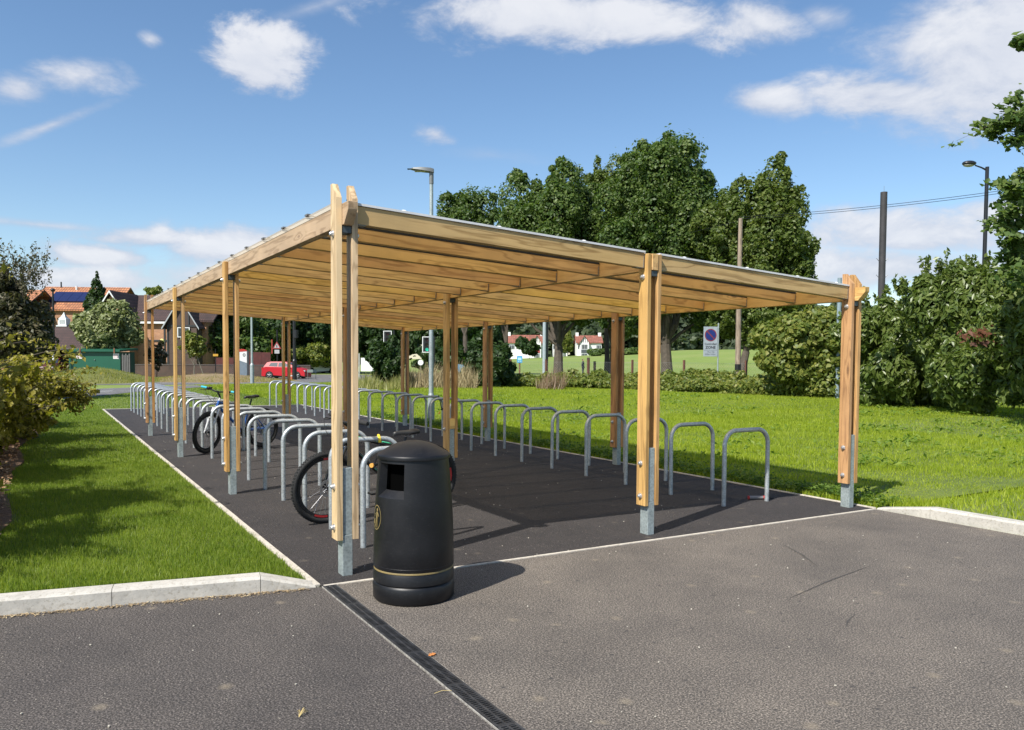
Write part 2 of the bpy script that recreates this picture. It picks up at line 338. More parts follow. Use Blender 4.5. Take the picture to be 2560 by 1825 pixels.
G_MULCH = groundmat('bark_mulch', (.09, .045, .022), (.30, .19, .12), None, 22.)
G_EARTH = groundmat('bare_earth', (.16, .115, .06), (.26, .19, .105), (.15, .16, .05), 2.5)
BLACKP = None
def binmat():
    m, t, b = newmat('black_plastic'); tcn = N(t, 'ShaderNodeTexCoord'); O = tcn.outputs['Object']
    f = noise(t, 5, 6, .7, O); mp = N(t, 'ShaderNodeMapping'); mp.inputs['Scale'].default_value = (1, 1, 5); mp.inputs['Rotation'].default_value = (.5, .7, .2); L(t, O, mp.inputs['Vector'])
    v = noise(t, 34, 8, .8, mp.outputs[0]); s = N(t, 'ShaderNodeMapRange'); s.inputs[1].default_value = .57; s.inputs[2].default_value = .70; L(t, v, s.inputs[0])
    col = ramp(t, f, [(.3, (.0050, .0054, .0068)), (.7, (.009, .009, .0105))]); col = mixc_(t, M_(t, 'MULTIPLY', s.outputs[0], .55), col, (.06, .06, .062))
    d_ = N(t, 'ShaderNodeMapRange'); d_.inputs[1].default_value = .56; d_.inputs[2].default_value = .75; d_.inputs[4].default_value = .5; L(t, noise(t, 2.2, 8, .75, O), d_.inputs[0]); col = mixc_(t, d_.outputs[0], col, (.022, .021, .019))
    b.inputs['Specular IOR Level'].default_value = .38
    L(t, col, b.inputs['Base Color']); L(t, M_(t, 'MULTIPLY_ADD', f, .25, .30), b.inputs['Roughness']); bump(t, b, noise(t, 240, 3, .6, O), .12, .001); return m
BLACKP = binmat()
BLACKM = flat('black_metal', (.012, .012, .014), .35, .0, .2, 9)
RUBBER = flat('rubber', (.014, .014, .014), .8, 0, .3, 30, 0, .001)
GOLD = flat('gold_paint', (.20, .15, .06), .5, 0, .15, 20)
WHITEP = flat('white_paint', (.72, .73, .72), .5, 0, .06, 5)
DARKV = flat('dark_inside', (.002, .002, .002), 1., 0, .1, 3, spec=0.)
CHROME = flat('steel_bright', (.5, .5, .5), .3, .9, .1, 20)
LAMPH = flat('lamp_head_grey', (.16, .17, .17), .5, .2, .1, 8)
BLUEGREY = flat('slate_steel', (.06, .075, .085), .45, .3, .15, 7)
def roofsheet():
    m, t, b = newmat('polycarbonate'); g = N(t, 'ShaderNodeNewGeometry')
    w = N(t, 'ShaderNodeTexWave'); w.inputs['Scale'].default_value = 18; L(t, g.outputs['Position'], w.inputs['Vector'])
    b.inputs['Base Color'].default_value = (.30, .30, .31, 1); b.inputs['Roughness'].default_value = .3
    tr = N(t, 'ShaderNodeBsdfTranslucent'); tr.inputs['Color'].default_value = (.92, .86, .74, 1)
    mx = N(t, 'ShaderNodeMixShader'); mx.inputs[0].default_value = .74; L(t, b.outputs[0], mx.inputs[1]); L(t, tr.outputs[0], mx.inputs[2])
    tp = N(t, 'ShaderNodeBsdfTransparent'); tp.inputs['Color'].default_value = (.78, .73, .66, 1)
    m2 = N(t, 'ShaderNodeMixShader'); m2.inputs[0].default_value = .42; L(t, mx.outputs[0], m2.inputs[1]); L(t, tp.outputs[0], m2.inputs[2])
    L(t, m2.outputs[0], t.nodes['Material Output'].inputs[0]); return m
SHEET = roofsheet()

# ------------------------------------------------------------------ ground and hard surfaces
BRX, BRY = 6.02, 22.0       # far right corner of the pad
def padx(y): return 6.117+(BRX-6.117)*y/BRY
def far_z(x, y):
    d = (x-CAM[0])*_f[0]+(y-CAM[1])*_f[1]; u = (x-CAM[0])*_r[0]+(y-CAM[1])*_r[1]
    s = min(1, max(0, (d-70)/170)); s = s*s*(3-2*s)
    k = min(1, max(0, (u+5)/60.)); return s*(1.5+3.4*k)
def terrain_grid():
    us = [-420, -250, -150, -100, -70, -50, -35, -25, -15, -8, -3, 0, 3, 8, 15, 22, 30, 40, 50, 65, 80, 100, 130, 170, 250, 420]
    vs_ = [-60, -30, -10, 0, 10, 20, 35, 50, 60, 70, 80, 95, 110, 130, 150, 175, 200, 230, 270, 330, 450, 700, 1100]
    m = MB(); P = []
    for v in vs_:
        for u in us:
            p = CAM[:2]+u*_r[:2]+v*_f[:2]; P.append((p[0], p[1], far_z(p[0], p[1])-.012))
    n = len(us); m.add(P, [(j*n+i, j*n+i+1, (j+1)*n+i+1, (j+1)*n+i) for j in range(len(vs_)-1) for i in range(n-1)])
    return m
g = terrain_grid().build('ground', G_FIELD); tag(g, 'broad green field rising gently behind the hedge', kind='structure')
def sheet(name, pts, z, mat, label, kind='structure'):
    m = MB(); m.add([(p[0], p[1], z) for p in pts], [tuple(range(len(pts)))]); o = m.build(name, mat, smooth=False); tag(o, label, kind=kind); return o
sheet('yard_left', [(-30, -30), (0, -30), (0, 0), (-.05, .01), (-3.0, .60), (-30, 6)], 0.0, ASPHD, 'darker asphalt yard in front of the left kerb')
sheet('yard', [(.105, -30), (30, -30), (6.3, -3.0), (6.135, -1.5), (6.12, 0), (.105, 0)], 0.0, ASPH, 'worn grey asphalt yard in front of the shelter')
def pad_mesh():
    return [(-.01, .012), (6.12, .012), (BRX, BRY+.02), (-.01, 22.02)]
sheet('shelter_pad', pad_mesh(), 0.004, ASPHP, 'dark asphalt floor under the bike shelter')
def edging(p0, p1, w, z, name, label, n):
    # a row of small flush concrete edging pieces
    e = empty(name, (p0[0], p0[1], 0), 0, label, 'edging'); d = Vector((p1[0]-p0[0], p1[1]-p0[1], 0)); Lg = d.length; a = math.atan2(d.y, d.x); e.rotation_euler = (0, 0, a)
    l = Lg/n; me = MB().b2((.0015, -w/2, -.06), (l-.0015, w/2, 0)).mesh('edging_piece', CONCW, bevel=.002)
    for i in range(n): link_mesh('edging_piece', me, e, (i*l, rnd.uniform(-.002, .002), z+rnd.uniform(-.001, .001)))
    return e
edging((-.025, .02), (-.025, 22.03), .055, .016, 'edging', 'flush pale concrete edging between left lawn and the shelter floor', 24)
edging((.02, .0), (6.12, .0), .030, .009, 'edging', 'thin pale edging line across the front of the shelter floor', 7)
edging((6.14, .02), (BRX+.02, 22.03), .045, .014, 'edging', 'flush pale edging between meadow and the right side of the floor', 24)
edging((.0, 22.03), (BRX, 22.03), .045, .014, 'edging', 'flush pale edging along the far end of the floor', 7)
# left raised kerb
def kerb_run(origin, ang, segs, label, flip=1):
    e = empty('kerb', (origin[0], origin[1], 0), ang, label, 'kerb')
    x = 0.
    for (l, h0, h1, w) in segs:
        y0, y1 = (0, w) if flip > 0 else (-w, 0)
        xa, xb = x+.002, x+l-.002
        ch = .018
        m = MB()
        prof = lambda h: [(0, -.05), (0, max(h-ch, .001)), (ch*flip, h), (w*flip, h), (w*flip, -.05)]
        va = [(xa, p[0], p[1]) for p in prof(h0)]; vb = [(xb, p[0], p[1]) for p in prof(h1)]
        m.add(va+vb, [(4, 3, 2, 1, 0), (5, 6, 7, 8, 9)]+[(i, (i+1) % 5, 5+(i+1) % 5, 5+i) for i in range(5)])
        m.build('kerb_stone', CONC, e, ang=25); x += l
    return e
ka = math.atan2(.34, -1.91)
kerb_run((-.035, .0), ka, [(.37, .012, .108, .13)]+[(.915, .108, .108, .13)]*5, 'pale raised concrete kerb in front of the left lawn', -1)
kerb_run((6.135, -.0), -PI/2+.02, [(.60, .014, .11, .13)]+[(.915, .11, .11, .13)]*4, 'pale raised concrete kerb curving off at the right of the yard', 1)
# lawns
def kerbline(x): return -.178*x      # y of the kerb bottom at x<0
def lawn_z(x, y):
    a = min(1, max(0, (-x-.10)/.5)); b = math.exp(-max(0, y-kerbline(x))/5.5); return .012+.088*a*b
def patch(name, xs, ys, zf, mat, label, keep=None):
    m = MB(); P = [(x, y, zf(x, y)) for y in ys for x in xs]; n = len(xs)
    F = [(j*n+i, j*n+i+1, (j+1)*n+i+1, (j+1)*n+i) for j in range(len(ys)-1) for i in range(n-1)]
    m.add(P, F); o = m.build(name, mat); tag(o, label, kind='structure'); return o
m = MB(); P = []; xs = [-.052, -.15, -.3, -.5, -.8, -1.2, -1.7, -2.4, -3.5, -6, -14]; rows = 30
for j in range(rows):
    for x in xs:
        s = (j/(rows-1))**1.8; y0 = kerbline(x)+.12; y = y0+s*(32.5-y0+x*.55); P.append((x, y, lawn_z(x, y)-.008))
n = len(xs); m.add(P, [(j*n+i, j*n+i+1, (j+1)*n+i+1, (j+1)*n+i) for j in range(rows-1) for i in range(n-1)])
o = m.build('lawn', G_SOIL); tag(o, 'short mown lawn to the left of the shelter', kind='structure')
xs = [6.17, 6.3, 6.6, 7, 8, 10, 14, 18, 22, 27, 34]
patch('meadow', xs, [.0, .5, 1, 2, 4, 8, 14, 20, 28, 36, 46], lambda x, y: -.002 + .03*math.exp(-y)*min(1, (x-6.1)), G_SOIL, 'bright rough grass to the right of the shelter')
m = MB().add([(6.28, .02, -.004), (6.285, -.75, .09), (6.3, -8, .09), (40, -8, .05), (40, -.75, .03), (40, .02, -.004)], [(0, 1, 4, 5), (1, 2, 3, 4)]); o = m.build('verge', G_SOIL, smooth=False); tag(o, 'grass behind the right kerb', kind='structure')
m = MB().add([(0, 22.06, 0), (6.0, 22.06, 0), (22, 22.06, 0), (26, 46, 0), (14, 47.6, 0), (10.2, 43.3, 0), (5.9, 40.8, 0), (2.1, 35.2, 0), (-.2, 30.4, 0), (-3, 24, 0)], [(0, 1, 2, 3, 4, 5, 6, 7, 8, 9)]); o = m.build('far_lawn', G_SOIL, smooth=False); tag(o, 'grass between the shelter and the path', kind='structure')
# mulch bed
m = MB(); P = []
for j in range(26):
    y = .9+j*.75
    xe = -2.02-.10*math.sin(y*1.3)+.05*math.sin(y*4.1)+(.0 if y < 8 else (y-8)*.04)
    for k, dx in enumerate((0, -.25, -.6, -1.2, -3)): P.append((xe+dx, y, lawn_z(xe, y)+.0+(.02, .05, .075, .09, .1)[k]))
m.add(P, [(j*5+i+1, j*5+i, (j+1)*5+i, (j+1)*5+i+1) for j in range(25) for i in range(4)])
o = m.build('planting_bed', G_MULCH); tag(o, 'bark mulch bed under the left shrubs', kind='structure')
# path and road
PTS = [(-14, 21.), (-.4, 29.9), (2.1, 35.4), (5.95, 40.9), (10.2, 43.5), (11.4, 47.4), (6.4, 44.2), (2.6, 41.6), (-1.5, 38.4), (-16, 29)]
sheet('path', PTS, .006, ASPHR, 'grey tarmac path curving behind the shelter')
m = MB().add([(-9, 27.4, .012), (1.3, 36.9, .012), (1.25, 37.03, .012), (-9, 27.55, .012)], [(0, 1, 2, 3)]); o = m.build('path_line', WHITEP, smooth=False); tag(o, 'thin white line along the path', kind='structure')
sheet('road', [(-30, 56), (8, 44.6), (14.4, 47.6), (26, 57), (48, 100), (60, 140), (50, 140), (33, 100), (18, 67), (6, 62), (-30, 68)], .003, ASPHR, 'grey road behind the shelter where the cars are')
def mound(name, cx, cy, rx, ry, h, ang, mat, label):
    m = MB(); P = [(cx, cy, h)]; R = 9; S = 30
    for i in range(1, R+1):
        r = i/R; z = h*(.5+.5*math.cos(PI*r))**1.1
        for k in range(S):
            a = 2*PI*k/S; x = math.cos(a)*rx*r*(1+.08*math.sin(3*a)); y = math.sin(a)*ry*r
            P.append((cx+x*math.cos(ang)-y*math.sin(ang), cy+x*math.sin(ang)+y*math.cos(ang), z+.05*math.sin(5*x)*math.cos(4*y)*(1-r)+(.02 if i < R else -.02)))
    F = [(0, 1+k, 1+(k+1) % S) for k in range(S)]
    for i in range(R-1):
        for k in range(S): F.append((1+i*S+k, 1+(i+1)*S+k, 1+(i+1)*S+(k+1) % S, 1+i*S+(k+1) % S))
    m.add(P, F); o = m.build(name, mat); tag(o, label, kind='structure'); return o
c_ = pt(205, 840, 52)
mound('grass_mound', c_[0], c_[1], 4.6, 6.5, .85, -YAW, G_MOUND, 'grassy mound in front of the green cabin')
c_ = pt(475, 846, 56)
mound('earth_mound', c_[0], c_[1], 6.0, 4.5, .48, -YAW, G_EARTH, 'low mound of dry earth and thin grass round the sapling')

# ------------------------------------------------------------------ the bike shelter
X0, X1, X2 = .2575, 3.1325, 5.9543
Y0c, SP = .2373, 4.0593
BEAM = {0: (2.715, 2.560), 1: (2.558, 2.412), 2: (2.395, 2.252)}
def topz(x):   # roof plane
    return 2.722+(2.402-2.722)*(x-X0)/(X2-X0)
shelter = empty('bike_shelter', (X0, Y0c, 0), 0, 'long open timber bike shelter with paired posts and a sloping slatted roof', 'shelter')
def W(p): return (p[0]-X0, p[1]-Y0c, p[2])
SKW = .035/4.0593
def sx(i, y): return (X0, X1, X2)[i]-(SKW*(y-.2373) if i else 0)
TW, TD = .043, .125     # timber thickness and depth
YB = Y0c+SP*3
bolt_me = MB().lathe([(.0001, .030), (.012, .028), (.019, .018), (.019, .008), (.026, .007), (.026, 0.), (.0001, 0)], 10, rot=Matrix.Rotation(-PI/2, 3, 'Y')).mesh('bolt', galv('bolt_steel', (.6, .6, .6), .35, .8))
for i, xc in enumerate((X0, X1, X2)):
    for j in range(4):
        yc = Y0c+SP*j; xc = sx(i, yc)
        corner = j in (0, 3) and i != 1
        st = .80 if not (i == 1 and j == 1) else .66
        p = MB().b2((-.0375, -.055, -.1), (.0375, .055, .305)).build('post', GALVP, shelter, W((xc, yc, 0)), bevel=.003)
        MB().b2((-.0370, -.052, .3055), (.0370, .052, st)).build('post_sleeve', GALVP, p, (0, 0, 0), bevel=.003)
        zt = BEAM[i][0]+(.150 if corner else (-.004 if j else .0))
        sg = -1 if j == 0 else 1
        for s in (-1, 1):
            cx = s*(.0385+TW/2)
            m = MB(); y0, y1 = -TD/2, TD/2
            if corner:
                poly = [(y0, .27), (y1, .27), (y1, zt-(0 if sg < 0 else .11)), (y1-.045 if sg < 0 else y1-.085, zt), (y0+.085 if sg < 0 else y0+.045, zt), (y0, zt-(.11 if sg < 0 else 0))]
                if sg < 0: poly[3] = (y1-.001, zt)
                else: poly[4] = (y0+.001, zt)
            else: poly = [(y0, .27), (y1, .27), (y1, zt), (y0, zt)]
            m.prism(poly, cx-TW/2, cx+TW/2, 'x')
            m.build('timber', WZP if (i == 0 and j == 0) else WZ, p, (0, 0, 0), bevel=.004)
        for z in (.36, .66, BEAM[i][1]-.06):
            for s in (-1, 1):
                o = link_mesh('bolt', bolt_me, p, (s*(.0385+TW+.0005), 0, z), (0, 0, PI if s > 0 else 0))
        # dark saddle carrying the beam
        MB().b2((-.0365, -.058, BEAM[i][1]-.055), (.0365, .058, BEAM[i][1]-.002)).build('saddle_bracket', BLUEGREY, p, bevel=.004)
        pass
        if i == 1 and j == 1:
            MB().b2((-.0368, -.066, .662), (.0368, .055, .80)).build('timber_block', WX, p, bevel=.004)
    # beams
    zt, zb = BEAM[i]; yf, yb = (.05 if i != 1 else .168), YB+(.19 if i != 1 else .06)
    yl = yf-Y0c; yh = yb-Y0c; hgt = zt-zb
    if i != 1: poly = [(yl, zt), (yl, zb+hgt*.62), (yl+.085, zb), (yh-.085, zb), (yh, zb+hgt*.62), (yh, zt)]
    else: poly = [(yl, zt), (yl, zb), (yh, zb), (yh, zt)]
    MB().prism(poly, -.0355, .0355, 'x').build('beam', WYP if i == 0 else WY, shelter, ((X0, X1, X2)[i]-X0, 0, 0), (0, 0, math.atan(SKW) if i else 0), bevel=.003)
JY = [Y0c+.013+.74*k for k in range(16)]+[YB-.01]
DJ, TJ = .103, .070
hang_mat = galv('hanger_steel', (.30, .31, .31), .45, .7)
for bay in (0, 1):
    xa, xb = (X0, X1) if bay == 0 else (X1, X2)
    for jy in JY:
        near = min(abs(jy-(Y0c+SP*k)) for k in range(4)) < TD/2+TJ/2+.004
        off = .0375+(TW+.004 if near else 0)
        a, b = sx(bay, jy)+off, sx(bay+1, jy)-off
        g_ = .0265 if jy != JY[0] else .002; za, zb = topz(a)-g_, topz(b)-g_; dj = DJ if jy != JY[0] else .132
        Lj = math.hypot(b-a, za-zb); an = math.atan2(za-zb, b-a)
        me = None
        m = MB().b2((-Lj/2+.002, -TJ/2, -dj), (Lj/2-.002, TJ/2, 0))
        o = m.build('joist', WXF if jy == JY[0] else WX, shelter, W(((a+b)/2, jy, (za+zb)/2)), (0, an, 0), bevel=.003)
        if jy != JY[0]: MB().b2((-Lj/2+.004, -TJ/2-.004, .0004), (Lj/2-.004, TJ/2+.004, .0262)).build('soffit_shade_strip', RUBBER, o, smooth=False)  # added black strip over the joist, painting in the soffit's dark shade lines
        for s in (-1, 1):
            h = MB()
            h.b2((s*(Lj/2-.004), -TJ/2-.003, -dj-.003), (s*(Lj/2-.085), TJ/2+.003, -dj-.0005))
            h.b2((s*(Lj/2-.004), -TJ/2-.003, -dj), (s*(Lj/2-.013), -TJ/2-.0008, -.02)); h.b2((s*(Lj/2-.004), TJ/2+.0008, -dj), (s*(Lj/2-.013), TJ/2+.003, -.02))
            pass
            h.build('joist_hanger', hang_mat, o, smooth=False)
# roof sheet
sx0, sx1, sy0, sy1 = .205, X2+.047, .3065, YB-.070
np_ = 6
for k in range(np_):
    ya = sy0+(sy1-sy0)*k/np_+.002; yb_ = sy0+(sy1-sy0)*(k+1)/np_-.002
    m = MB(); T = .016
    ra, rb = sx1-SKW*ya, sx1-SKW*yb_
    m.hexa([W((sx0, ya, topz(sx0)+.002)), W((ra, ya, topz(ra)+.002)), W((rb, yb_, topz(rb)+.002)), W((sx0, yb_, topz(sx0)+.002)), W((sx0, ya, topz(sx0)+.002+T)), W((ra, ya, topz(ra)+.002+T)), W((rb, yb_, topz(rb)+.002+T)), W((sx0, yb_, topz(sx0)+.002+T))])
    m.build('roof_sheet', SHEET, shelter, smooth=False)
# grey trims closing the sheet between the corner posts
TRIM = flat('trim_grey', (.62, .62, .62), .5, 0, .08, 6)
for (a, b) in ((X0+.085, X1-.085), (X1+.085, X2-.085)):
    m = MB(); y0, y1 = .205, .3045
    m.hexa([W((a, y0, topz(a)+.001)), W((b, y0, topz(b)+.001)), W((b, y1, topz(b)+.001)), W((a, y1, topz(a)+.001)), W((a, y0, topz(a)+.018)), W((b, y0, topz(b)+.018)), W((b, y1, topz(b)+.018)), W((a, y1, topz(a)+.018))])
    m.build('roof_trim', TRIM, shelter, smooth=False)
cap_me = MB().lathe([(.0001, .016), (.018, .012), (.026, .004), (.027, 0)], 12).mesh('fixing_cap', WHITEP)
clip_me = MB().b2((-.02, -.035, 0), (.016, .035, .013)).mesh('edge_clip', flat('clip', (.14, .14, .14), .5))
for jy in JY[1:]:
    if jy > sy1: continue
    link_mesh('edge_clip', clip_me, shelter, W((.212, jy, topz(.212)+.0185)))
    link_mesh('fixing_cap', cap_me, shelter, W((.24, jy-.02, topz(.24)+.0185)))
for x in (.73, 1.56, 2.4, 3.55, 4.37, 5.10, 5.71):
    link_mesh('fixing_cap', cap_me, shelter, W((x, .255, topz(x)+.0185)))

# ------------------------------------------------------------------ hoop stands
def hoop_path(w=.675, h=.826, r=.165, n=8):
    P = [(0, 0, -.05), (0, 0, h-r)]
    P += [(r-r*math.cos(PI/2*i/n), 0, h-r+r*math.sin(PI/2*i/n)) for i in range(1, n+1)]
    P += [(w-r+r*math.sin(PI/2*i/n), 0, h-r+r*math.cos(PI/2*i/n)) for i in range(0, n)]
    P += [(w, 0, h-r), (w, 0, -.05)]
    return P
hoop_me = MB().tube(hoop_path(), .0245, 16).mesh('hoop_stand', GALV, ang=60)
ORD = 'nearest,second,third,fourth,fifth,sixth,seventh,eighth,ninth,tenth,eleventh,twelfth,thirteenth,fourteenth,fifteenth,sixteenth,seventeenth,eighteenth,nineteenth,twentieth,twenty-first,twenty-second,twenty-third,farthest'.split(',')
ORDR = ORD[:-1]+['twenty-fourth', 'farthest']
for k in range(24):
    o = link_mesh('hoop_stand', hoop_me, None, (.668+rnd.uniform(-.008, .008), .967+.8675*k, .004), (rnd.uniform(-.012, .012), 0, rnd.uniform(-.015, .015)))
    ex = {0: 'grey steel hoop stand beside the black bin, nearest in the left row', 1: 'grey steel hoop stand with the yellow lock, second in the left row'}.get(k, 'grey steel hoop stand, %s from the front in the left row' % ORD[k] if k < 23 else 'grey steel hoop stand at the far end of the left row')
    tag(o, ex, 'bike stand', 'steel hoop stands of the left row')
for k in range(25):
    o = link_mesh('hoop_stand', hoop_me, None, (4.775+.0075*.87*k+rnd.uniform(-.008, .008), .916+.868*k, .004), (rnd.uniform(-.012, .012), 0, rnd.uniform(-.015, .015)))
    ex = 'grey steel hoop stand, %s from the front in the right row' % ORDR[k]
    if k == 0: ex = 'grey steel hoop stand with a grip tube at its foot, front of the right row'
    if k == 10: ex = 'grey steel hoop stand with a black shackle lock, eleventh in the right row'
    if k == 24: ex = 'grey steel hoop stand at the far end of the right row'
    tag(o, ex, 'bike stand', 'steel hoop stands of the right row')

# ------------------------------------------------------------------ litter bin
bn = empty('litter_bin', (.485, -.505, 0.004), 0, 'tall round black plastic litter bin with domed lid and gold band', 'litter bin')
MB().lathe([(.0001, 0), (.262, 0), (.272, .012), (.274, .10), (.268, .112), (.262, .118)], 64).build('base', BLACKP, bn, ang=40)
MB().lathe([(.2615, .118), (.271, .126), (.271, .185), (.264, .197), (.2635, .20)], 64).build('base_ring', BLACKP, bn, ang=40)
MB().lathe([(.2655, .2005), (.2672, .202), (.2672, .209), (.2655, .213)], 64).build('gold_band', GOLD, bn)
SEG = 90
prof = [(.2655, .2135), (.270, .225), (.2685, .35), (.265, .50), (.259, .61), (.2545, .68), (.2530, .692), (.247, .78), (.241, .85), (.2335, .915), (.233, .922), (.229, .945)]
def deg(k): return (k+.5)*360/SEG
OPS = [(179, 232), (-1, 52)]
def hole(i, k): return 6 <= i < 9 and any(a < deg(k) < b or a < deg(k)-360 < b for a, b in OPS)
m = MB().lathe(prof, SEG, skip=hole)
m.build('body', BLACKP, bn, ang=50)
for a0, a1 in OPS:      # jambs, sill and head of the opening, sloping inwards
    m = MB(); ks = [k for k in range(SEG+1) if a0-2 < k*360/SEG < a1+2]
    ks = list(range(int(math.ceil((a0-2)/4)), int(a1/4)+2)); ks = [k for k in ks if any(hole(7, kk % SEG) for kk in (k, k-1))]
    A = [k*2*PI/SEG for k in ks]; (rb, zb), (rt, zt) = prof[6], prof[9]
    am = (A[0]+A[-1])/2
    def inn(a): return am+(a-am)*.92
    Ro = [(rb*math.cos(a), rb*math.sin(a), zb) for a in A]; Ri = [((rb-.055)*math.cos(inn(a)), (rb-.055)*math.sin(inn(a)), zb+.045) for a in A]
    To = [(rt*math.cos(a), rt*math.sin(a), zt) for a in A]; Ti = [((rt-.045)*math.cos(inn(a)), (rt-.045)*math.sin(inn(a)), zt-.012) for a in A]
    n = len(A)
    m.add(Ro+Ri, [(i, i+1, n+i+1, n+i) for i in range(n-1)]); m.add(To+Ti, [(i, n+i, n+i+1, i+1) for i in range(n-1)])
    for e in (0, n-1):
        col = [(prof[q][0]*math.cos(A[e]), prof[q][0]*math.sin(A[e]), prof[q][1]) for q in (6, 7, 8, 9)]
        ci = [Ri[e], tuple(np.array(Ri[e])*.66+np.array(Ti[e])*.34), tuple(np.array(Ri[e])*.33+np.array(Ti[e])*.67), Ti[e]]
        m.add(col+ci, [(q, q+1, 4+q+1, 4+q) for q in range(3)])
    m.build('opening', BLACKP, bn, ang=40)
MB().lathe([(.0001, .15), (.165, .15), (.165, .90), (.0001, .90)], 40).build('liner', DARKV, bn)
MB().lathe([(.229, .9455), (.2400, .936), (.2440, .938), (.2448, .956), (.2425, .962), (.234, .968), (.208, .985), (.168, 1.008), (.118, 1.031), (.06, 1.046), (.0001, 1.051)], 72).build('lid', BLACKP, bn, ang=45)
MB().lathe([(.2700, .2320), (.2710, .2335), (.2710, .2370), (.2697, .2385)], 72).build('seam', BLACKP, bn)
MB().b2((.0, -.2460, .615), (.0, -.2460, .615)) if False else None
# gold figure badge wrapped on the body
def badge_pt(a, z, rad=.0025):
    r = np.interp(z, [p[1] for p in prof], [p[0] for p in prof])+rad; return (r*math.cos(a), r*math.sin(a), z)
AB = math.radians(180.5); ZB = .555
def wrap(poly, mbx, off):
    vs = [badge_pt(AB+u/.256, ZB+v, off) for u, v in poly]; mbx.add(vs, [tuple(range(len(poly)))])
m = MB(); n = 40
ring = []
for r_ in (1., .92):
    ring += [badge_pt(AB+.058*r_*math.cos(2*PI*k/n)/.262, ZB+.082*r_*math.sin(2*PI*k/n), .003) for k in range(n)]
m.add(ring, [(k, (k+1) % n, n+(k+1) % n, n+k) for k in range(n)])
fig = [[(-.006+.011*math.cos(2*PI*k/12), .050+.012*math.sin(2*PI*k/12)) for k in range(12)],
       [(-.016, .036), (.006, .036), (.010, .0), (.004, -.012), (-.012, -.012), (-.014, .0)],
       [(-.012, -.012), (-.002, -.012), (-.006, -.066), (-.015, -.066)], [(-.003, -.012), (.005, -.012), (.020, -.064), (.011, -.066)],
       [(.004, .034), (.008, .026), (.032, .010), (.030, .018)], [(-.016, .034), (-.012, .028), (-.030, .006), (-.034, .012)],
       [(.022, -.045), (.042, -.045), (.039, -.012), (.025, -.012)], [(.030, .004), (.036, .002), (.037, .008), (.031, .010)]]
for p_ in fig: wrap([(-u, v) for u, v in p_], m, .003)
m.build('badge', GOLD, bn, smooth=False)

# ------------------------------------------------------------------ drain channel
dr = empty('drain_channel', (0, 0, 0), 0, 'black slotted grating of the drain channel crossing the yard', 'drain')
GR = flat('grate_black', (.036, .037, .040), .45, .2, .5, 14)
W_ = .117
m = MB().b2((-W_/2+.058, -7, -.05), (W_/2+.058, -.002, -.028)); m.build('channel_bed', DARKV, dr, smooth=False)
gm = MB(); UL = .5
gm.b2((.010, -UL+.002, -.018), (.022, 0, .004)); gm.b2((.094, -UL+.002, -.018), (.106, 0, .004)); gm.b2((.053, -UL+.002, -.018), (.063, 0, .0035))
gm.b2((.010, -.012, -.018), (.106, 0, .0038)); gm.b2((.010, -UL+.002, -.018), (.106, -UL+.012, .0038))
nb = 24
for i in range(nb):
    y = -.012-(UL-.024)*(i+.5)/nb
    gm.b2((.022, y-.0058, -.016), (.053, y+.0012, .0028)); gm.b2((.063, y-.0012, -.016), (.094, y+.0058, .0028))
gme = gm.mesh('grate', GR, smooth=False)
for k in range(14): link_mesh('grate', gme, dr, (0, -.004-UL*k, .004))
for k, (x, w) in enumerate(((.0075, .003), (.1090, .004))):
    for s in range(7): MB().b2((x-w/2+(.002*math.sin(s*2.3)), -s*1.0-.998, -.03), (x+w/2-.0015, -s*1.0, .0065+.0006*(s % 2))).build('edge_rail', flat('rail_%d' % k, (.26, .245, .22), .8, 0, .6, 40), dr, bevel=.001)
exec_after = []

# ------------------------------------------------------------------ foliage
def leaf_mesh(name, P, Nn, size, mat, asp=1.7, seed=0, fold=.25, droop=0., parent=None, up=None):
    """cards: pointed four-corner leaves folded along the midrib; P (n,3) centres, Nn (n,3) rough outward normals"""
    r = np.random.default_rng(seed); n = len(P)
    nn = Nn+r.normal(0, .55, (n, 3)); nn[:, 2] += .25; nn /= np.linalg.norm(nn, axis=1)[:, None]+1e-9
    t = r.normal(0, 1, (n, 3)); t[:, 2] -= droop; t -= nn*(t*nn).sum(1)[:, None]; t /= np.linalg.norm(t, axis=1)[:, None]+1e-9
    b = np.cross(nn, t); sz = size*r.uniform(.45, 1.45, n)[:, None]; h = sz*asp/2; w = sz/2
    V = np.empty((n, 4, 3)); V[:, 0] = P-t*h; V[:, 1] = P+b*w+nn*w*fold-t*h*.1; V[:, 2] = P+t*h; V[:, 3] = P-b*w+nn*w*fold-t*h*.1
    idx = np.arange(n)[:, None]*4; F = np.concatenate([idx+np.array([[0, 1, 2]]), idx+np.array([[0, 2, 3]])], 1).reshape(-1)
    return raw_mesh(name, V.reshape(-1, 3), F, mat, parent)
def raw_mesh(name, V, F, mat, parent=None, k=3):
    me = bpy.data.meshes.new(name); nf = len(F)//k
    me.vertices.add(len(V)); me.vertices.foreach_set('co', V.astype(np.float32).ravel())
    me.loops.add(len(F)); me.loops.foreach_set('vertex_index', F.astype(np.int32))
    me.polygons.add(nf); me.polygons.foreach_set('loop_start', np.arange(0, nf*k, k, dtype=np.int32)); me.polygons.foreach_set('loop_total', np.full(nf, k, np.int32))
    me.update(calc_edges=True); me.materials.append(mat)
    return link_mesh(name, me, parent)
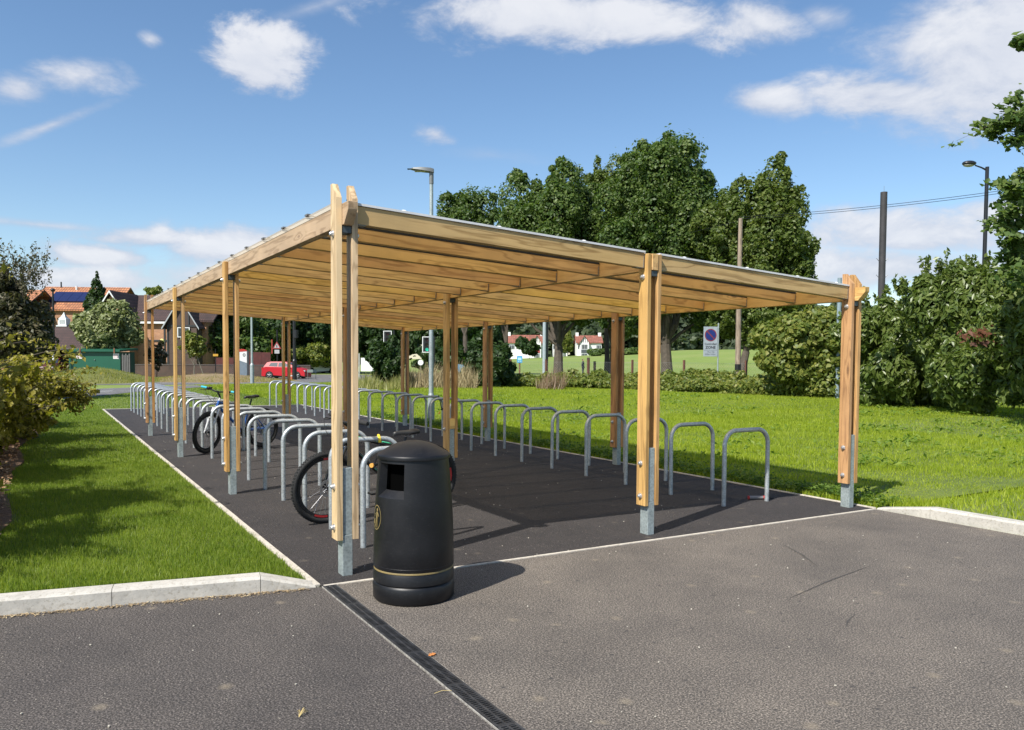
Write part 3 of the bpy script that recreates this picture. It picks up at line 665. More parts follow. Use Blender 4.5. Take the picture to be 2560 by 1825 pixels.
def crown_points(blobs, n, seed, shell=.72, lump=.18, inner=.55, fine=7):
    """points near the surfaces of overlapping ellipsoid clumps, few inside"""
    r = np.random.default_rng(seed); B0 = np.array(blobs, float); B = B0
    if fine:
        kk = np.repeat(np.arange(len(B0)), fine); dd = r.normal(0, 1, (len(kk), 3)); dd[:, 2] += .25; dd /= np.linalg.norm(dd, axis=1)[:, None]
        f = r.uniform(.22, .5, (len(kk), 1)); S = np.concatenate([B0[kk, :3]+dd*B0[kk, 3:6]*r.uniform(.8, 1.12, (len(kk), 1)), np.minimum(B0[kk, 3:6], np.median(B0[:, 3:6])*1.1)*f], 1)
        B = np.concatenate([B0, S])
    wt = (B[:, 3]*B[:, 4]+B[:, 4]*B[:, 5]+B[:, 3]*B[:, 5]); wt /= wt.sum()
    wt[:len(B0)] *= .45 if fine else 1; wt /= wt.sum(); m = int(n*1.5); k = r.choice(len(B), m, p=wt); d = r.normal(0, 1, (m, 3)); d /= np.linalg.norm(d, axis=1)[:, None]
    rad = shell+(1.06-shell)*r.random(m)**.6; rad = np.where(r.random(m) < .12, rad*r.uniform(1., 1.28, m), rad)
    ph = B[k, 0]*3.1+B[k, 1]*1.7
    rad *= 1+lump*np.sin(d[:, 0]*5+ph)*np.sin(d[:, 1]*4.3+ph*1.3)*np.cos(d[:, 2]*4.7+ph)
    P = B[k, :3]+d*B[k, 3:6]*rad[:, None]
    keep = np.ones(m, bool)
    for q in range(len(B0)):
        e = (((P-B0[q, :3])/B0[q, 3:6])**2).sum(1); keep &= (e > inner**2) | (k == q)
    P, d = P[keep][:n], d[keep][:n]; return P, d
def clumpy(c, rad, n, seed, sub=.34, flat_=1., low=-.55):
    r = random.Random(seed); out = [(c[0], c[1], c[2], rad[0]*.62, rad[1]*.62, rad[2]*.62)]
    ga = PI*(3-5**.5)
    for i in range(n):
        z = 1-(i+.5)/n*(1-low); a = ga*i+r.uniform(-.45, .45); q = math.sqrt(max(0, 1-z*z)); f = r.uniform(.52, .95)
        s = sub*r.uniform(.5, 1.35)
        out.append((c[0]+math.cos(a)*q*rad[0]*f, c[1]+math.sin(a)*q*rad[1]*f, c[2]+z*rad[2]*f, rad[0]*s, rad[1]*s, rad[2]*s*flat_*.9))
    return out
def limb(mb, a, b, r0, r1, rg, n=5, wob=.06):
    a = Vector(a); b = Vector(b); L_ = (b-a).length; P = []; R = []
    for i in range(n+1):
        f = i/n; p = a.lerp(b, f)
        if 0 < i < n: p += Vector((rg.uniform(-1, 1), rg.uniform(-1, 1), rg.uniform(-.4, .4)))*L_*wob
        P.append(p); R.append(r0+(r1-r0)*f)
    mb.tube(P, R, 7, False)
def tree(name, base, blobs, mat, nl, ls, label, cat='tree', group=None, seed=1, tr=.2, fork=.3, bark=None, asp=1.5, droop=0., shell=.72, limbs=8, lump=.2, inner=.55, extra=None):
    t = empty(name, tuple(base), 0, label, cat, group); bx, by, bz = base
    rg = random.Random(seed); mb = MB()
    B = np.array(blobs); c = B[:, :3].mean(0); zl = B[:, 2].min(); top = B[:, 2].max()
    fz = bz+(c[2]-bz)*fork
    fp = (bx+(c[0]-bx)*.3, by+(c[1]-by)*.3, fz)
    mb.tube([(bx, by, bz-.2), (bx+rg.uniform(-.03, .03), by, bz+(fz-bz)*.4), fp], [tr*1.35, tr, tr*.85], 10, False)
    order = sorted(range(1, len(blobs)), key=lambda i: rg.random())[:limbs]
    limb(mb, fp, (c[0], c[1], c[2]+(top-c[2])*.5), tr*.75, tr*.18, rg)
    for i in order: limb(mb, fp if rg.random() < .55 else (fp[0]+(c[0]-fp[0])*.3, fp[1]+(c[1]-fp[1])*.3, fz+(c[2]-fz)*.4), tuple(B[i, :3]), tr*.45, tr*.08, rg)
    mb.v = [(v[0]-bx, v[1]-by, v[2]-bz) for v in mb.v]
    mb.build('trunk', bark or BARK, t)
    P, d = crown_points(blobs, nl, seed, shell, lump, inner, 3 if 'maple whose' in label else 7)
    leaf_mesh('crown', P-np.array([bx, by, bz]), d, ls, mat, asp, seed, droop=droop, parent=t)
    return t
def dome(x, y0, y1, hw, d, depth=None):
    """ellipsoid seen between heights y0..y1 at bearing x"""
    a = pt(x, y0, d); b = pt(x, y1, d); w = hw/1792*d
    return (a[0], a[1], (a[2]+b[2])/2), (w, depth or w, (a[2]-b[2])/2)
# four big trees beyond the hedge
def bigtree(x, ytop, ybot, hw, d, label, mat, nl, seed, n=40, tr=.3, base_x=None, sub=.30, fork=.30, ls=.145, dd=None):
    c, r = dome(x, ytop, ybot, hw, d, dd)
    bp = pt(base_x if base_x else x, 800, d+.0); z = far_z(bp[0], bp[1]); bl = clumpy(c, r, n, seed, sub)
    return bl, (bp[0], bp[1], z-.05), label, mat, nl, seed, tr, fork, ls
for args, more in [
  (bigtree(1036, 425, 660, 70, 66, 'small dark round-topped tree leftmost of the row behind the shelter roof', LF_MAPLE, 42000, 11, 26, .22), []),
  (bigtree(1240, 384, 720, 124, 58, 'broad dark tree with a forked trunk seen above the white houses', LF_MAPLE, 140000, 12, 44, .36, 1242), []),
  (bigtree(1478, 315, 725, 142, 55, 'tallest dark green tree in the middle of the row', LF_MAPLE, 190000, 13, 52, .40, 1484, .28), []),
  (bigtree(1712, 362, 770, 88, 50, 'lighter yellow-green tree right of the tallest one, behind the old pole', LF_LIME, 110000, 14, 46, .26, 1650, .27), [(1772, 580, 44, 62), (1640, 590, 60, 90), (1700, 700, 90, 60), (1600, 520, 60, 80)]),
  (bigtree(1350, 345, 560, 52, 68, 'pale green treetop showing between two dark crowns', LF_LIME, 16000, 15, 20, .22), []),
  (bigtree(1362, 470, 760, 70, 62, 'dark lower tree filling the gap between the two broad crowns', LF_MAPLE, 22000, 16, 22, .2), []),
  (bigtree(1128, 480, 740, 52, 68, 'dark tree filling the gap left of the broad crown', LF_MAPLE, 14000, 17, 20, .2), []),
]:
    bl, base, label, mat, nl, seed, tr, fork, ls = args
    if seed == 13: more = [(1385, 690, 52, 62), (1560, 670, 48, 60), (1430, 640, 80, 80), (1540, 540, 80, 90)]
    if seed == 12: more = [(1330, 610, 55, 90), (1165, 640, 45, 70), (1290, 690, 45, 40)]
    if seed == 14: more = list(more)+[(1625, 705, 48, 62), (1690, 735, 52, 52)]
    for (x, y, hw, hh) in more:
        c, r = dome(x, y-hh, y+hh, hw, {12: 58, 13: 55, 14: 50}[seed]); bl += clumpy(c, r, 12, seed+50, .34, 1., -.9)
    tree('tree', base, bl, mat, nl, ls, label, group='tall trees behind the hedge', seed=seed, tr=tr, fork=fork, limbs=16)
# lower skirts and the undergrowth of the tree row (its own shrubs)
def bush(name, x, y0, y1, hw, d, label, mat, nl, ls, seed, n=16, group=None, dd=None, asp=1.6, droop=0., sub=.36, cat='bush', lump=.2, tr=.05, extra=()):
    c, r = dome(x, y0, y1, hw, d, dd); bl = clumpy(c, r, n, seed, sub, 1., -.9)
    for (x_, ya, yb, hw_, d_) in extra:
        c2, r2 = dome(x_, ya, yb, hw_, d_); bl += clumpy(c2, r2, 8, seed+7, sub, 1., -.9)
    z = far_z(c[0], c[1]); zg = z
    return tree(name, (c[0], c[1], zg), bl, mat, nl, ls, label, cat, group, seed, tr, .25, None, asp, droop, .6, 8, lump)
bush('shrub', 1795, 690, 835, 92, 36, 'pale green broad-leaved bush left of the corner post, behind the brambles', LF_BRAM, 30000, .15, 21, 18)
bush('shrub', 1855, 700, 830, 60, 60, 'dark distant bush behind the corner post', LF_DARK, 9000, .25, 22)
bush('shrub', 1082, 735, 872, 46, 47, 'dark upright bush standing alone between the middle posts', LF_DARK, 16000, .16, 23, 14, extra=[(1100, 760, 870, 36, 46)])
bush('shrub', 862, 748, 872, 34, 44, 'slim dark bush beside the white board', LF_DARK, 10000, .14, 24, 12)
# right-hand cherry shrubs
RG = 'large drooping-leaved shrubs at the right'
bush('shrub', 2010, 640, 925, 125, 29, 'large dark shrub immediately right of the corner post', LF_LAUR, 90000, .095, 31, 26, RG, 1.9, 2.4, 1.2, .30, extra=[(1925, 690, 900, 52, 30), (2095, 640, 920, 60, 27.5)])
bush('shrub', 2180, 590, 935, 125, 25, 'tallest dark shrub with reddish sprays, at the right edge', LF_LAUR, 95000, .09, 32, 28, RG, 1.9, 2.6, 1.2, .30, extra=[(2090, 600, 700, 42, 25.5)])
bush('shrub', 2330, 600, 960, 110, 22, 'dark shrub cut by the right edge of the view', LF_LAUR, 42000, .09, 33, 22, RG, 1.6, 2.6, 1.2, .30)
# red sprays inside the tall shrub are part of it
sh = [o for o in C.objects if o.name.startswith('shrub') and o.get('label', '').startswith('tallest dark')][0]
rr = np.random.default_rng(5); Pr = np.concatenate([pt(2175, 742, 22.6)+rr.normal(0, 1, (55, 3))*np.array([.26, .26, .10]), pt(2210, 765, 22.6)+rr.normal(0, 1, (50, 3))*np.array([.3, .3, .06])])
leaf_mesh('red_leaves', Pr-np.array(sh.location), np.tile([-.3, -.8, .3], (len(Pr), 1)), .085, LF_RED, 2.4, 5, droop=1, parent=sh)
# long shoots standing out of the shrub tops
def shoots(parent, spots, length, n, mat, seed, ls, bare=False, bark=BARKL):
    rg = random.Random(seed); mb = MB(); P = []; base = np.array(parent.location)
    for (p, dv) in spots:
        for q in range(n):
            d = Vector(dv)+Vector((rg.uniform(-.45, .45), rg.uniform(-.45, .45), rg.uniform(-.1, .5))); d.normalize()
            Lh = length*rg.uniform(.5, 1.2); a = Vector(p)+Vector((rg.uniform(-.3, .3), rg.uniform(-.3, .3), rg.uniform(-.2, .1))); pts = []
            for i in range(6):
                f = i/5; pts.append(a+d*Lh*f+Vector((0, 0, -.18*Lh*f*f)))
            mb.tube(pts, [.005*(1-.8*i/5)+.0015 for i in range(6)], 4, False)
            if not bare:
                for i in range(26):
                    f = rg.uniform(.15, 1.02); s = a+d*Lh*f+Vector((0, 0, -.18*Lh*f*f)); P.append(s+Vector((rg.uniform(-.07, .07), rg.uniform(-.07, .07), rg.uniform(-.1, .04))))
    mb.v = [tuple(np.array(v)-base) for v in mb.v]; mb.build('shoots', bark, parent)['kind'] = 'stuff'
    if P:
        P = np.array([tuple(p) for p in P])-base; leaf_mesh('shoot_leaves', P, np.tile([-.15, -.3, 0.], (len(P), 1)), ls, mat, 1.9, seed, droop=1., parent=parent)
sp = [(pt(x, y, 26), (.0, 0, 1)) for x, y in ((1990, 650), (2075, 612), (2105, 600), (2050, 640), (2150, 612), (1940, 670), (2010, 655), (2190, 600), (2240, 610), (2120, 620))]
shoots(sh, sp, .75, 5, LF_LAUR, 3, .085)
# maple at the right edge: branches reaching into view
bl = []
for (x, y0, y1, hw) in ((2292, 88, 118, 16), (2258, 232, 292, 30), (2222, 262, 300, 22), (2205, 285, 308, 10), (2282, 240, 285, 22), (2262, 370, 385, 16), (2275, 368, 440, 30), (2245, 400, 440, 16), (2268, 440, 520, 26), (2240, 470, 510, 18), (2285, 520, 620, 34), (2262, 545, 590, 24), (2390, 60, 620, 60)):
    c, r = dome(x, y0, y1, hw, 18.5, .7); bl += clumpy(c, r, 7, int(x+y0), .30, 1., -.9)[1:]
bp = pt(2400, 800, 19)
mt = empty('tree', (bp[0], bp[1], 0), 0, 'maple whose leafy branches reach in at the right edge, above the shrubs', 'tree')
B0_ = np.array([bp[0], bp[1], 0]); tp_ = pt(2400, 40, 19); mb = MB(); mb.tube([(0, 0, -.2), (0.1, 0, 4), tuple(tp_-B0_)], [.24, .19, .08], 10, False); rg = random.Random(8); LP = []
for (x, y, sz) in ((2285, 88, 14), (2262, 92, 8), (2275, 238, 26), (2240, 262, 22), (2215, 272, 16), (2205, 290, 10), (2262, 285, 18), (2250, 310, 8), (2285, 262, 20), (2268, 370, 12), (2285, 388, 22), (2250, 405, 14), (2232, 412, 9), (2275, 420, 24), (2260, 448, 18), (2240, 462, 9), (2280, 470, 26), (2258, 495, 18), (2232, 482, 8), (2285, 520, 26), (2262, 545, 20), (2245, 560, 12), (2288, 580, 26), (2270, 600, 20)):
    tgt = pt(x, y, 18.4+rg.uniform(-.5, .5)); st0 = pt(2400, y+rg.uniform(50, 120), 19); mid = (tgt*.55+st0*.45)+np.array([0, 0, .22]); pts_ = [st0, st0*.6+mid*.4, mid, mid*.4+tgt*.6, tgt]; mb.tube([tuple(p-B0_) for p in pts_], [.045, .032, .02, .011, .004], 5, False)
    R_ = sz/1792*18.4*1.5
    for q in range(5):
        e_ = tgt+np.array([rg.gauss(0, 1)*R_, rg.gauss(0, 1)*R_, rg.gauss(-.2, .7)*R_]); mb.tube([tuple(mid*.3+tgt*.7-B0_), tuple((mid*.1+tgt*.55+e_*.35)-B0_), tuple(e_-B0_)], [.009, .006, .002], 4, False)
        for w in range(int(9+sz*1.4)): f_ = rg.uniform(.25, 1.1); LP.append(mid*.2*(1-f_)+tgt*(.8*(1-f_))+e_*f_+np.array([rg.gauss(0, .075), rg.gauss(0, .075), rg.gauss(-.03, .06)]))
mb.build('trunk', BARK, mt); LP = np.array(LP)-B0_; leaf_mesh('crown', LP, np.tile([-.3, -.5, .5], (len(LP), 1)), .115, LF_MAPLE, 1.2, 41, droop=.5, parent=mt)

# bramble hedge along the meadow
HB = [(1120, 47.5), (1250, 46), (1400, 44), (1560, 40.5), (1700, 37.5), (1850, 34)]
def hedge_blobs():
    out = []; rg = random.Random(3)
    for i in range(64):
        x = 1105+(1905-1105)*i/63.; d = np.interp(x, [a for a, b in HB], [b for a, b in HB])
        top = np.interp(x, [1105, 1200, 1400, 1600, 1720, 1800, 1905], [838, 830, 836, 832, 832, 800, 785])+rg.uniform(-9, 9)
        for k in range(2):
            dd = d+1.0+k*1.3+rg.uniform(-.4, .4); p = pt(x+rg.uniform(-8, 8), top+(10 if k == 0 else 0)+rg.uniform(0, 8), dd); h = max(.5, p[2])
            out.append((p[0], p[1], h*.45, .85, .85, h*.58))
    return out
hb = hedge_blobs()
e = empty('bramble_hedge', (26, 27, 0), 0, 'long low tangled bramble hedge along the far side of the meadow', 'hedge')
P, d = crown_points(hb, 90000, 5, .7, .3, .5); leaf_mesh('leaves', P-np.array([26, 27, 0]), d, .12, LF_BRAM, 1.3, 6, parent=e)
rg = random.Random(9); mb = MB()
for i in range(160):
    b = hb[rg.randrange(len(hb))]; a = Vector((b[0]+rg.uniform(-.5, .5), b[1]+rg.uniform(-.5, .5), b[5]*1.3)); dv = Vector((rg.uniform(-1, 1), rg.uniform(-1, 1), rg.uniform(.2, .8)))*.5
    mb.tube([a-Vector((0, 0, .4)), a, a+dv*.6, a+dv+Vector((0, 0, -.15))], [.012, .01, .007, .004], 4, False)
mb.v = [(v[0]-26, v[1]-27, v[2]) for v in mb.v]; mb.build('stems', flat('bramble_stem', (.14, .06, .04), .8), e)
# dry tall grass and dock stands
def drygrass(name, x0, x1, ytop, d, n, label, mat=LF_DRY, seed=1, w=.02, spread=1.2):
    r = np.random.default_rng(seed); c = pt((x0+x1)/2, 800, d); V = []; out = np.zeros((n, 3, 3)); 
    xs = r.uniform(x0, x1, n); dd = d+r.normal(0, spread, n)
    for i in range(n):
        b = pt(xs[i], 800, dd[i]); t = pt(xs[i], ytop+abs(r.normal(0, 18))+10*math.sin(xs[i]*.09), dd[i]); h = max(.25, t[2])*r.uniform(.35, 1.)
        lean = r.normal(0, .30, 2)*h; wv = np.array([math.cos(r.random()*PI), -math.sin(r.random()*PI)])*w*(.5+r.random())
        out[i, 0] = (b[0]-wv[0], b[1]-wv[1], 0); out[i, 1] = (b[0]+wv[0], b[1]+wv[1], 0); out[i, 2] = (b[0]+lean[0], b[1]+lean[1], h)
    o = raw_mesh(name, out.reshape(-1, 3), np.arange(n*3), mat); tag(o, label, 'grass', kind='stuff'); return o
drygrass('tall_dry_grass', 885, 1060, 800, 46, 3000, 'tall straw-coloured dry grass behind the middle posts', seed=2, w=.022)
drygrass('tall_dry_grass', 790, 905, 828, 43, 3000, 'low pale grass in front of the white board', leafmat('pale_grass', [(.12, .14, .03), (.25, .25, .08), (.36, .33, .14)], .3), 3)
drygrass('dock_stems', 1195, 1255, 806, 44, 420, 'reddish brown seeding dock stems rising from the bramble hedge', leafmat('dock', [(.12, .07, .045), (.20, .13, .08), (.25, .2, .12)], .2), 4, .02, .7)

# woods and trees on the far side of the road
def farwood(name, x0, x1, ytop, ybot, d, n, ls, label, mat, seed, step=26, jag=14):
    rg = random.Random(seed); bl = []
    x = x0
    while x <= x1:
        yt = np.interp(x, *ytop)+rg.uniform(-jag, jag); yb = ybot; hw = step*rg.uniform(.9, 1.4)
        for k in range(3):
            yy = yt+(yb-yt)*(k+.0)/3; c, r = dome(x+rg.uniform(-8, 8), yy, yy+(yb-yt)*.55, hw, d+rg.uniform(-.03, .05)*d-k*.01*d)
            bl.append((*c, r[0], r[0], r[2])); 
            for q in range(3): bl.append((c[0]+rg.uniform(-1, 1)*r[0], c[1]+rg.uniform(-1, 1)*r[0], c[2]+rg.uniform(-.3, .9)*r[2], r[0]*.5, r[0]*.5, r[2]*.5))
        x += step
    c0 = np.array(bl)[:, :3].mean(0)
    P, dd = crown_points(bl, n, seed, .7, .2, .6); o = leaf_mesh(name, P, dd, ls, mat, 1.4, seed); tag(o, label, 'woodland', kind='stuff'); return o
farwood('woodland', 1050, 2010, ([1050, 1120, 1200, 1330, 1500, 1700, 1900, 2010], [690, 692, 690, 702, 690, 705, 690, 700]), 782, 300, 42000, 1.9, 'dark wooded hillside behind the white houses', leafmat('leaf_far_hazed', [(.030, .048, .028), (.055, .078, .040), (.085, .11, .055)]), 61, 34)  # leaf colours lightened towards grey-green to paint in distance haze
TR = 'trees across the road behind the shelter'
for (x, y0, y1, hw, d, lab, mat, n, ls) in [
  (520, 690, 830, 80, 78, 'mid green tree right of the brick house, behind the young tree', LF_MAPLE, 20000, .24),
  (440, 700, 815, 40, 75, 'small bronze-green tree in front of the half-timbered gable', LF_BROWN, 9000, .2),
  (620, 660, 812, 70, 84, 'dark tree above the red hoarding', LF_DARK, 16000, .28),
  (690, 690, 822, 72, 88, 'bright green tree above the red car', LF_MAPLE, 18000, .26),
  (690, 760, 822, 62, 84, 'low bright bushes behind the red car', LF_BRAM, 12000, .2),
  (790, 650, 812, 72, 84, 'very dark tree behind the white board', LF_DARK, 18000, .28),
  (880, 660, 820, 66, 80, 'very dark tree behind the slim bush', LF_DARK, 16000, .26),
  (985, 660, 815, 66, 76, 'very dark tree behind the traffic light', LF_DARK, 16000, .25),
  (1075, 640, 770, 62, 82, 'dark tree with pale trunk left of the white houses', LF_DARK, 14000, .26)]:
    bush('tree', x, y0, y1, hw, d, lab, mat, n, ls, int(x), 16, TR, cat='tree', tr=.16)
bush('shrub', 985, 768, 835, 62, 66, 'low dark scrub behind the dry grass and the traffic light', LF_DARK, 9000, .2, 75, 14)
bush('tree', 1178, 752, 792, 26, 205, 'round dark tree standing in front of the left white house', LF_DARK, 5000, .5, 71, 10, cat='tree')
bush('tree', 1258, 738, 792, 14, 208, 'narrow pale green tree between the white houses', LF_BRAM, 2500, .5, 72, 8, cat='tree')
bush('hedge', 1400, 774, 790, 66, 200, 'long clipped hedge in front of the right white house', LF_MAPLE, 5000, .45, 73, 10, cat='hedge', dd=2.)
bush('hedge', 1330, 776, 790, 30, 202, 'short hedge piece in front of the middle white house', LF_MAPLE, 2500, .45, 74, 8, cat='hedge', dd=2.)

# left side planting
def leftbush():
    rg = random.Random(4); groups = []
    specs = [(-2.55, 3.4, .55, .7, 'near low part'), ]
    return specs
LB = 'autumn-tinted shrubs in the left bed'
def shrub_at(x, y, r, h, label, n, ls, seed, mat=LF_YEL, zc=.5, twig=True, rx=1., spread=.95):
    z0 = lawn_z(-2, y)+.05; bl = clumpy((x, y, z0+h*zc), (r*rx, r, h*.52), 22, seed, .30, 1., -.95)
    t = tree('shrub', (x, y, z0), bl, mat, n, ls, label, 'shrub', LB, seed, .03, .2, None, 1.5, .4, .25, 18, .45, .35)
    sp = []; rg = random.Random(seed)
    for i in range(26):
        a = rg.uniform(0, 2*PI); f = rg.uniform(.5, 1.); sp.append(((x+math.cos(a)*r*rx*f, y+math.sin(a)*r*f, z0+h*rg.uniform(.45, .95)), (math.cos(a)*.8, math.sin(a)*.8, .25)))
    shoots(t, sp, r*.55, 2, mat, seed, ls*.8, bark=BARK); return t
shrub_at(-2.95, 6.6, 1.0, 1.75, 'nearest yellowing shrub at the left edge, over the bark mulch', 13000, .052, 81)
shrub_at(-2.75, 9.0, 1.15, 1.75, 'second yellowing shrub from the left edge, leaning over the lawn', 14000, .055, 82)
shrub_at(-2.35, 12.2, 1.25, 1.5, 'third yellow-green shrub, reaching furthest over the lawn', 14000, .055, 83, rx=1.15)
shrub_at(-3.9, 11.0, 1.2, 2.1, 'taller green-gold shrub behind the first two at the left edge', 12000, .06, 84, LF_LIME)
shrub_at(-2.5, 15.6, 1.2, 1.15, 'low yellow-green shrub at the far end of the left bed', 9000, .06, 85)
shrub_at(-3.15, 3.7, 1.05, 2.7, 'yellowing shrub beside the nearest part of the left lawn, shading it', 15000, .065, 86, LF_YEL)
shrub_at(-3.2, 1.8, .9, 2.1, 'smallest yellowing shrub by the left kerb, nearest to the yard', 4500, .06, 87, LF_YEL)
# dark small-leaved tree on the left with thin bare top
c, r = dome(22, 655, 815, 78, 30); bl = clumpy(c, r, 30, 91, .32, 1., -.9)
c2, r2 = dome(-20, 600, 760, 60, 30); bl += clumpy(c2, r2, 12, 92, .34)
bp = pt(20, 800, 30)
lt = tree('tree', (bp[0], bp[1], 0), bl, LF_BROWN, 34000, .11, 'dark grey-green tree at the far left with thin twiggy top', seed=91, tr=.12, limbs=20)
sp = []; rg = random.Random(12)
for i in range(34):
    x = rg.uniform(-30, 100); y = 640-60*rg.random(); sp.append((tuple(pt(x, y+30, 30+rg.uniform(-1, 1))), (rg.uniform(-.3, .5), 0, 1)))
shoots(lt, sp, 1.5, 3, LF_BROWN, 13, .055, bark=BARK)
# grey-leaved rounded tree in front of the houses and conifer
bush('tree', 246, 678, 790, 62, 60, 'rounded silvery-leaved tree above the green cabin', LF_GREY, 26000, .17, 95, 26, cat='tree', tr=.14)
bush('tree', 190, 700, 760, 22, 84, 'dark green foliage between the orange roof and the cupola', LF_DARK, 6000, .2, 96, 10, cat='tree')
c = pt(217, 690, 82); bl = []
for i in range(10):
    f = i/9; z = pt(217, 735-105*f, 82)[2]; rad = (1.45*(1-f)**.8+.18); bl.append((c[0], c[1], z, rad, rad, .9))
tree('conifer', (c[0], c[1], 0), bl, LF_DARK, 12000, .17, 'pointed dark conifer in front of the orange roof', 'tree', seed=97, tr=.14)
bush('tree', 348, 760, 826, 22, 62, 'thin reddish sapling between the left posts', LF_BROWN, 1500, .13, 98, 8, cat='tree', tr=.03)
# young staked tree on the earth mound
b0 = pt(432, 835, 56); zz = .42
bl = []
for i, (x, y0, y1, hw) in enumerate(((432, 745, 800, 26), (425, 735, 775, 18), (445, 750, 800, 16))):
    c, r = dome(x, y0, y1, hw, 56); bl += clumpy(c, r, 8, 200+i, .4, 1., -.9)
yt = tree('young_tree', (b0[0], b0[1], zz), bl, LF_BRAM, 3600, .12, 'thin young tree with a leaning stake on the earth mound', 'tree', seed=99, tr=.035, limbs=8, shell=.3, bark=BARKL)
MB().tube([(.55, -.3, 0), (.18, -.1, 1.3)], .03, 6).build('stake', BARKL, yt)
# far treetops over the house roof
bush('tree', 343, 638, 662, 20, 130, 'bright treetop just above the dark house roof', LF_BRAM, 1500, .3, 101, 6, cat='tree')

# ------------------------------------------------------------------ grass blades
def blades(name, X, Y, Z, h, w, mat, label, seed, lean=.35):
    simple = w > .0045
    r = np.random.default_rng(seed); n = len(X); H = h*r.uniform(.5, 1.3, n); a = r.uniform(0, 2*PI, n); Wd = w*r.uniform(.6, 1.3, n)
    bx, by = np.cos(a)*Wd, np.sin(a)*Wd; la = r.uniform(0, 2*PI, n); lr = H*np.abs(r.normal(0, lean, n)); 
    lx, ly = np.cos(la)*lr, np.sin(la)*lr
    if simple:
        V = np.stack([np.stack([X-bx, Y-by, Z], 1), np.stack([X+bx, Y+by, Z], 1), np.stack([X+lx, Y+ly, Z+H], 1)], 1)
        o = raw_mesh(name, V.reshape(-1, 3), np.arange(n*3), mat); tag(o, label, 'grass', kind='stuff'); return o
    V = np.empty((n, 5, 3))
    V[:, 0] = np.stack([X-bx, Y-by, Z], 1); V[:, 1] = np.stack([X+bx, Y+by, Z], 1)
    V[:, 2] = np.stack([X+bx*.7+lx*.35, Y+by*.7+ly*.35, Z+H*.6], 1); V[:, 3] = np.stack([X-bx*.7+lx*.35, Y-by*.7+ly*.35, Z+H*.6], 1)
    V[:, 4] = np.stack([X+lx, Y+ly, Z+H], 1)
    i = np.arange(n)[:, None]*5; F = np.concatenate([i+[[0, 1, 2]], i+[[0, 2, 3]], i+[[3, 2, 4]]], 1).reshape(-1)
    o = raw_mesh(name, V.reshape(-1, 3), F, mat); tag(o, label, 'grass', kind='stuff'); return o
r = np.random.default_rng(1)
def lawn_pts(n, y0, y1, pw):
    X = -.06-r.random(n)*2.6; Y = kerbline(X)+.135+y0+(y1-y0)*r.random(n)**pw
    edge = -2.02-.10*np.sin(Y*1.3)+.05*np.sin(Y*4.1)+np.where(Y < 8, 0, (Y-8)*.04)+r.normal(0, .03, n); k = X > edge; X, Y = X[k], Y[k]
    Z = np.array([lawn_z(a, b) for a, b in zip(X, Y)])-.008; return X, Y, Z
X, Y, Z = lawn_pts(115000, 0, 7.5, 1.25); blades('lawn_grass', X, Y, Z, .042, .0022, GRASS_L, 'short dense mown grass of the left lawn, near half', 2)
X, Y, Z = lawn_pts(60000, 7.0, 25, 1.3); blades('lawn_grass', X, Y, Z, .045, .005, GRASS_L, 'short mown grass of the left lawn, far half', 3)
def mead(n, x0, x1, y0, y1, pw=1., pwx=1.):
    Y = y0+(y1-y0)*r.random(n)**pw; X = x0+(x1-x0)*r.random(n)**pwx
    k = (X > np.array([padx(v) if v < 22.05 and v > 0 else (6.30 if v <= 0 else -99) for v in Y])+.035); return X[k], Y[k]
# clumpy height field
def hgt(X, Y): return .75+.35*np.sin(X*.9+np.sin(Y*.7)*1.4)*np.cos(Y*.8+X*.3)+.25*np.sin(X*3.1+Y*2.3)
for (n, a, nm, sd_) in ((60000, (14, 33, -3, 13, 1., 1., .085, .009), 'rough meadow grass towards the right-hand shrubs', 15), (150000, (6.15, 15.5, -1.5, 12, 1.15, 1.25, .075, .0042), 'bright rough meadow grass beside the right row, near part', 5), (120000, (6.15, 28, 8, 24, 1., 1.1, .085, .008), 'rough meadow grass in the middle distance', 6), (90000, (6.1, 26, 22, 45, 1., 1., .09, .013), 'meadow grass in the far distance beyond the hoops', 7)):
    X, Y = mead(n, *a[:6]); Hh = a[6]*np.clip(hgt(X, Y), .45, 1.5)
    blades('meadow_grass', X, Y, np.zeros(len(X)), Hh, a[7], GRASS_R, nm, sd_, .5)
X, Y = r.uniform(6.33, 26, 60000), r.uniform(-6, .1, 60000); blades('verge_grass', X, Y, np.clip(-Y/.75, 0, 1)*.09-np.clip((X-6.3)/34, 0, 1)*.06*np.clip(-Y/.75, 0, 1)-.006, .08, .007, GRASS_R, 'rough grass behind the right kerb', 12, .5)
X = r.uniform(-3, 15, 60000); Y = r.uniform(22.1, 44, 60000)
def inlawn(x, y): return y < np.interp(x, [-3, -.2, 2.1, 5.9, 10.2, 14], [24, 30.2, 35.0, 40.6, 43.1, 47.4])-.2
k = inlawn(X, Y); blades('far_grass', X[k], Y[k], np.zeros(k.sum()), .05, .011, GRASS_L, 'mown grass between the far end of the shelter floor and the path', 8)
